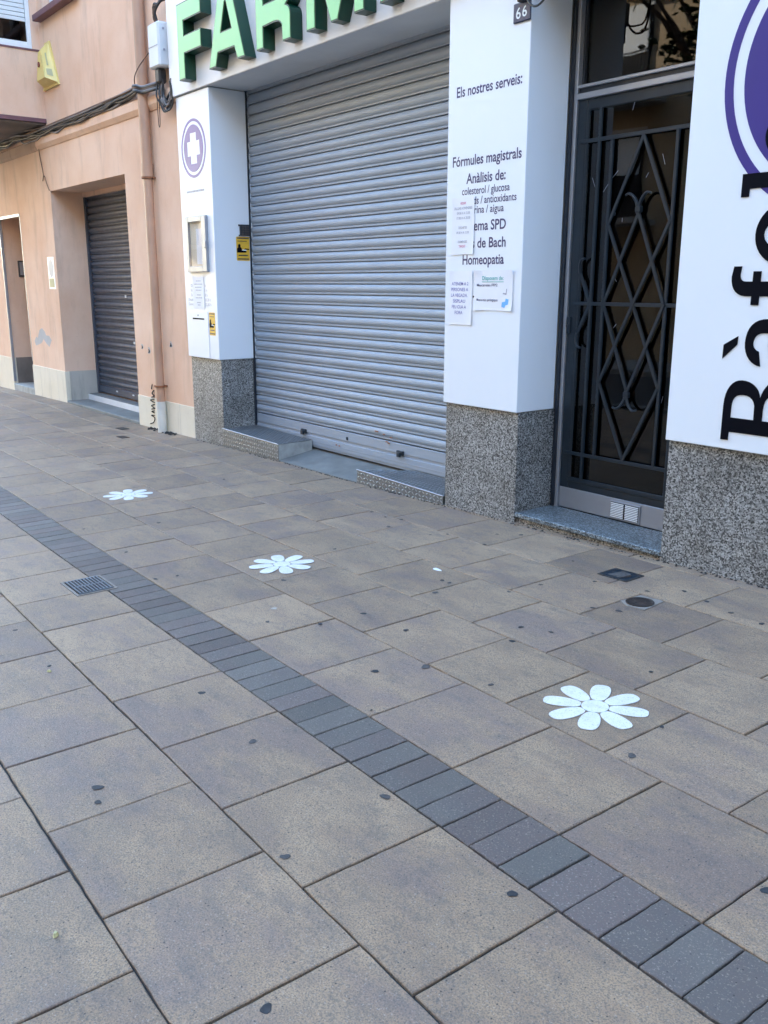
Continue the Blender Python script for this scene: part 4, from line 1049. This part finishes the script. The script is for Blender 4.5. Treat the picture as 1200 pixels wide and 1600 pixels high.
# drain grate
dg_ = thing('drain_grate', gpt(-5.0, 1.70, 0), 'square slotted metal drain grate let into the paving beside the dark strip', 'drain')
b = MB()
def gq(u, v, dz):
    x, y = UV(u, v); return (x, y, GZ(x, y) + dz)
gu0, gu1, gv0, gv1 = -5.203, -4.893, 1.450, 1.686
def gbox(b, u0, u1, v0, v1, z0, z1, mi=0):
    v = [gq(u, vv, z) for u in (u0, u1) for vv in (v0, v1) for z in (z0, z1)]
    b.add(v, [(0, 1, 3, 2), (4, 6, 7, 5), (0, 4, 5, 1), (2, 3, 7, 6), (0, 2, 6, 4), (1, 5, 7, 3)], mi)
fw = .013
gbox(b, gu0, gu1, gv0, gv0 + fw, -.01, .0050); gbox(b, gu0, gu1, gv1 - fw, gv1, -.01, .0050)
gbox(b, gu0, gu0 + fw, gv0 + fw, gv1 - fw, -.01, .0050); gbox(b, gu1 - fw, gu1, gv0 + fw, gv1 - fw, -.01, .0050)
b.build('frame', M['gratewhite'], dg_)
b = MB()
for i in range(10):
    v = gv0 + .024 + i * .0196
    for a_, c_ in ((gu0 + .024, -5.054), (-5.042, gu1 - .024)): gbox(b, a_, c_, v, v + .0085, .0045, .0095)
gbox(b, -5.054, -5.042, gv0 + .022, gv1 - .022, .0045, .0086); gbox(b, gu0 + .020, gu0 + .025, gv0 + .022, gv1 - .022, .0045, .0086); gbox(b, gu1 - .025, gu1 - .020, gv0 + .022, gv1 - .022, .0045, .0086)
b.build('bars', M['grate'], dg_)
b = MB(); gbox(b, gu0 + .020, gu1 - .020, gv0 + .020, gv1 - .020, -.01, .0042); b.build('pit', M['dark'], dg_)
# round valve cover
vc = thing('valve_cover', gpt(-2.73, 3.842, 0), 'round rusty iron valve cover set in a pale mortar collar near the door', 'cover')
b = MB(); ang = .25
sq = [(-2.815, 3.79), (-2.80, 3.935), (-2.66, 3.95), (-2.645, 3.765), (-2.74, 3.75)]
n = len(sq); b.add([gpt(x, y, .0045) for x, y in sq] + [gpt(x, y, 0) for x, y in sq], [tuple(range(n))[::-1]] + [(i, (i + 1) % n, n + (i + 1) % n, n + i) for i in range(n)])
b.build('collar', M['gratewhite'], vc)
b = MB()
for r0, h0, r1, h1 in ((.074, .004, .074, .0085), (.074, .0085, .064, .0085), (.064, .0085, .062, .006), (.062, .006, .03, .0065), (.03, .0065, .026, .0085), (.026, .0085, .0001, .0085)):
    N = 32
    vs = [gpt(-2.73 + r * math.cos(2 * math.pi * k / N), 3.842 + r * math.sin(2 * math.pi * k / N), h) for r, h in ((r0, h0), (r1, h1)) for k in range(N)]
    b.add(vs, [(k, (k + 1) % N, N + (k + 1) % N, N + k) for k in range(N)], 0)
b.build('lid', M['castiron'], vc)
# square water box near the wall
wb = thing('meter_lid', gpt(-3.10, 4.15, 0), 'small square dark sunken meter lid near the door sill', 'lid')
b = MB(); W0, W1, V0, V1 = -3.185, -3.005, 4.078, 4.222
def xbox(b, x0, x1, y0, y1, z0, z1, mi=0):
    v = [gpt(x, y, z) for x in (x0, x1) for y in (y0, y1) for z in (z0, z1)]
    b.add(v, [(0, 1, 3, 2), (4, 6, 7, 5), (0, 4, 5, 1), (2, 3, 7, 6), (0, 2, 6, 4), (1, 5, 7, 3)], mi)
for a_ in ((W0 - .012, W1 + .012, V0 - .012, V0), (W0 - .012, W1 + .012, V1, V1 + .012), (W0 - .012, W0, V0, V1), (W1, W1 + .012, V0, V1)): xbox(b, *a_, -.005, .0055)
b.build('rim', M['joint'], wb)
b = MB(); xbox(b, W0, W1, V0, V1, -.01, .0040); b.build('lid', M['iron'], wb)
b = MB(); b.add([gpt(-3.15, 4.10, .005), gpt(-3.06, 4.10, .006), gpt(-3.03, 4.16, .018), gpt(-3.11, 4.19, .014), gpt(-3.15, 4.10, .0045), gpt(-3.06, 4.10, .0045), gpt(-3.03, 4.16, .0045), gpt(-3.11, 4.19, .0045)],
    [(0, 1, 2, 3), (0, 4, 5, 1), (1, 5, 6, 2), (2, 6, 7, 3), (3, 7, 4, 0)]); b.build('lifted_flap', M['gumworn'], wb)
# narrow dark slots near the drainpipe
for (x0, x1, y0, y1, lab) in ((-10.92, -10.72, 4.23, 4.33, 'narrow dark iron slot cover nearer the wall, below the recessed shutter'), (-10.24, -10.06, 3.97, 4.06, 'narrow dark iron slot cover farther from the wall, before the drainpipe')):
    b = MB(); xbox(b, x0, x1, y0, y1, -.004, .005); b.base = gpt(x0, y0, 0)
    tag(b.build('slot_cover', M['castiron']), lab, 'cover', 'slot covers')
# flattened gum
gums = [(-2.112, 1.651, 1.25), (-2.791, .927, 1.1), (-2.699, .894, .95), (-2.044, 1.219, 1.1), (-1.569, .872, 1.1), (-1.495, 1.617, .8), (-2.731, 1.502, 1.1), (-3.244, 1.549, 1.1), (-2.944, 2.242, 1.2), (-2.836, 2.444, 1.2), (-2.65, 1.999, .4),
        (-2.154, 4.036, 1.2), (-2.725, 3.66, 1.1), (-2.336, 4.061, 1), (-2.689, 4.177, .8), (-2.822, 4.028, .8), (-3.118, 3.946, .9), (-3.461, 4.16, .7), (-4.094, 4.367, .9), (-4.214, 4.26, .9), (-5.311, 4.016, .9), (-4.88, 3.838, 1), (-5.116, 3.993, .8), (-4.975, 4.032, .8),
        (-4.51, 3.911, .9), (-4.666, 3.223, .9), (-3.71, 3.314, 1), (-3.574, 3.142, 1.1), (-3.648, 3.313, 1), (-3.28, 3.677, .9), (-2.753, 3.176, 1), (-2.897, 3.116, .8), (-2.796, 2.95, 1.2), (-4.325, 2.621, 1), (-3.566, 2.641, 1), (-3.592, 2.385, .8), (-3.793, 2.197, 1),
        (-4.856, 2.06, .9), (-1.821, 2.759, .6), (-1.758, 2.494, .9), (-3.962, 1.144, .9), (-4.539, 1.161, .9), (-4.443, 4.009, .8), (-1.059, 2.167, 1), (-4.089, 4.019, .8), (-6.12, 2.649, 1), (-4.826, 2.186, .9), (-3.238, 2.658, .8), (-2.512, 2.532, .9), (-2.844, 3.597, 1), (-2.156, 3.15, .7), (-3.313, 3.455, .9),
        (-7.167, 3.748, 1), (-9.65, 3.575, 1), (-6.32, 2.16, .9), (-5.53, 2.155, .8), (-2.515, 4.122, .9), (-2.611, 3.314, .7)]
gum_me = []
for s_ in range(6):
    R = random.Random(40 + s_); n = 14; ph_ = [R.uniform(0, 6.28) for _ in range(3)]
    rr = [(.0165 * (1 + .16 * math.sin(2 * a + ph_[0]) + .10 * math.sin(3 * a + ph_[1]) + .05 * math.sin(5 * a + ph_[2]))) for a in [2 * math.pi * i / n for i in range(n)]]
    vs = [(r * math.cos(2 * math.pi * i / n), r * math.sin(2 * math.pi * i / n), 0) for i, r in enumerate(rr)] + [(.85 * r * math.cos(2 * math.pi * i / n), .85 * r * math.sin(2 * math.pi * i / n), .0007) for i, r in enumerate(rr)]
    me = bpy.data.meshes.new('gum_spot'); me.from_pydata(vs, [], [(i, (i + 1) % n, n + (i + 1) % n, n + i) for i in range(n)] + [tuple(range(n, 2 * n))]); me.materials.append(M['gum'] if s_ % 3 else M['gumworn']); gum_me.append(me)
for i, (x, y, s_) in enumerate(gums):
    o = bpy.data.objects.new('gum_spot', gum_me[i % 6]); COL.objects.link(o); o.location = gpt(x, y, .0018); s_ *= rng.uniform(.72, 1.12); o.scale = (s_, s_ * rng.uniform(.75, 1.1), 1)
    o.rotation_euler = (SY * .9, -SX * .9, rng.uniform(0, 6.28) if i % 5 else 0)
    o.rotation_euler = (0, 0, rng.uniform(0, 6.28))
    tag(o, 'small black spot of flattened old chewing gum stuck to a beige paving slab', 'gum', 'gum spots on the paving')
for (x, y, lab, m) in ((-2.14, .568, 'small crumpled yellow leaf scrap on the nearest left slab', 'leaf'), (-3.896, 1.123, 'tiny pale yellow crumb of leaf beside a gum spot on a left slab', 'leaf'), (-3.889, 3.427, 'thin white paper scrap on a slab in front of the services pillar', 'paper'), (-3.945, 2.327, 'round pale grey gum blot near the middle flower', 'gumpale')):
    b = MB(); R = random.Random(int(x * 100)); n = 9
    rr = [R.uniform(.012, .024) * (.55 if m == 'leaf' else 1) for _ in range(n)]; el = 2.2 if m == 'paper' else 1
    hz = .010 if m == 'leaf' else .0015
    b.add([gpt(x + el * r * math.cos(2 * math.pi * i / n), y + r * math.sin(2 * math.pi * i / n), .002) for i, r in enumerate(rr)] + [gpt(x + .6 * el * r * math.cos(2 * math.pi * i / n), y + .6 * r * math.sin(2 * math.pi * i / n), .002 + hz * R.uniform(.6, 1)) for i, r in enumerate(rr)],
          [(i, (i + 1) % n, n + (i + 1) % n, n + i) for i in range(n)] + [tuple(range(n, 2 * n))])
    b.base = gpt(x, y, 0)
    tag(b.build({'leaf': 'leaf_scrap', 'paper': 'paper_scrap', 'gumpale': 'gum_blot'}[m], M[m]), lab, {'leaf': 'leaf', 'paper': 'litter', 'gumpale': 'gum'}[m])
# dirt gathered at the foot of the pipe
b = MB(); R = random.Random(21)
for i in range(70):
    x = -9.98 + R.gauss(0, .09) if i < 45 else -10.45 + R.gauss(0, .08); y = 4.54 + R.uniform(-.06, .03); r = R.uniform(.008, .024)
    vs = [gpt(x + r * R.uniform(.6, 1.2) * math.cos(k * 1.256), y + r * R.uniform(.6, 1.2) * math.sin(k * 1.256), .002) for k in range(5)] + [gpt(x, y, .004 + r * .9)]
    b.add(vs, [(k, (k + 1) % 5, 5) for k in range(5)])
tag(b.build('leaf_litter', M['joint']), 'dark crumbs of dirt and leaf litter gathered at the foot of the drainpipe', 'litter', kind='stuff')

b = MB(); R = random.Random(33)
for i in range(420):
    x = R.uniform(-9.3, -1.2); y = 4.556 - abs(R.gauss(0, .012)); r = R.uniform(.003, .011)
    if -8.72 < x < -7.55 or -6.26 < x < -5.1: y -= .008
    vs = [gpt(x + r * R.uniform(.6, 1.5) * math.cos(k * 1.256), y + r * R.uniform(.5, 1.0) * math.sin(k * 1.256), .001) for k in range(5)] + [gpt(x, y, .002 + r * .7)]
    b.add(vs, [(k, (k + 1) % 5, 5) for k in range(5)])
tag(b.build('grit', M['joint']), 'dark grit gathered along the foot of the granite and the steps', 'grit', kind='stuff')

# ================================================================== ACROSS THE STREET (mirrored in the door glass) AND ADDED SKY BLOCKERS
ap = thing('apartment_building', (-16, -12, 0), 'ochre apartment block with railed balconies across the street, reflected in the door glass', 'building')
b = MB(); b.box(-60, 25, -18, -11.9, -1, 17); b.build('wall', M['ochre'], ap)
for i, x in enumerate([-43.2 + 4.2 * k for k in range(13)]):
    for fl in range(4):
        z = 3.4 + 3.1 * fl
        b = MB(); b.box(x, x + 1.5, -11.9, -11.82, z + .1, z + 2.3); wn = b.build('window', M['dark'], ap)
        b = MB(); b.box(x - .08, x + 1.58, -11.88, -11.80, z + 2.3, z + 2.42); b.box(x + .05, x + 1.45, -11.82, -11.78, z + 1.2, z + 2.3); b.build('blind', M['blind'], wn)
        if i % 2 == 0:
            b = MB(); b.box(x - .6, x + 2.1, -11.9, -10.9, z - .15, z); bc = b.build('balcony', M['render'], ap)
            b = MB()
            for kx in range(23): b.box(x - .58 + kx * .12, x - .565 + kx * .12, -10.93, -10.915, z, z + 1.0)
            b.box(x - .6, x + 2.1, -10.94, -10.90, z + 1.0, z + 1.04); b.build('railing', M['iron'], bc)
            if fl in (1, 2): 
                b = MB(); b.box(x + .4, x + .9, -11.3, -11.0, z + .2, z + .9, bev=.05); b.build('planter', M['blue'], bc)
eb = thing('sky_blocker', (32, -4, 0), 'added unseen grey block cutting sky light at the street end behind the camera', 'building')
b = MB(); b.box(27, 40, -25, 20, -1, 19); b.build('wall', M['render'], eb)  # unseen block, added to hold back sky light from the right
def tree(x, y, h, seed, label, nleaf):
    R = random.Random(seed)
    tr = thing('street_tree', (x, y, -.3), label, 'tree', 'street trees behind the camera')
    b = MB(); b.tube(smooth_path([(x, y, -.4), (x + .05, y + .05, h * .25), (x, y, h * .55), (x + .2, y + .1, h * .85)]), [.20 - .006 * i for i in range(19)], 10)
    for k in range(7):
        a = k * .9; z = h * .45 + .3 * k
        b.tube(smooth_path([(x, y, z), (x + .8 * math.cos(a), y + .8 * math.sin(a), z + 1.2), (x + 1.7 * math.cos(a), y + 1.7 * math.sin(a), z + 2)]), [.09 - .006 * i for i in range(13)], 7)
    b.build('trunk', M['bark'], tr)
    b = MB(); cl_ = []
    for k in range(46):
        a = R.uniform(0, 6.28); q = R.uniform(.2, 2.6); cl_.append((x + q * math.cos(a), y + q * math.sin(a), R.uniform(h * .62, h * 1.15), R.uniform(.4, .75)))
    for i in range(nleaf):
        c = R.choice(cl_); p = Vector(c[:3]) + Vector((R.gauss(0, 1), R.gauss(0, 1), R.gauss(0, .8))) * c[3] * .55; s_ = R.uniform(.08, .16)
        a = Vector((R.gauss(0, 1), R.gauss(0, 1), R.gauss(0, 1))).normalized(); c2 = a.orthogonal().normalized()
        b.add([p - a * s_, p + c2 * s_ * .5, p + a * s_, p - c2 * s_ * .5], [(0, 1, 2, 3)])
    b.build('crown', M['foliage'], tr)
tree(-10.9, -6.2, 9.6, 3, 'leafy street tree across the road, reflected in the transom glass', 16000)
tree(6.5, -3.2, 7.0, 5, 'added unseen leafy tree on the kerb nearest behind the camera, cutting sky light', 8000)  # this tree and the next are added to screen sky from the right
tree(13.5, -3.2, 7.5, 6, 'added unseen leafy tree on the kerb farther behind the camera, cutting sky light', 8000)

S.cycles.max_bounces = 8; S.cycles.transparent_max_bounces = 8
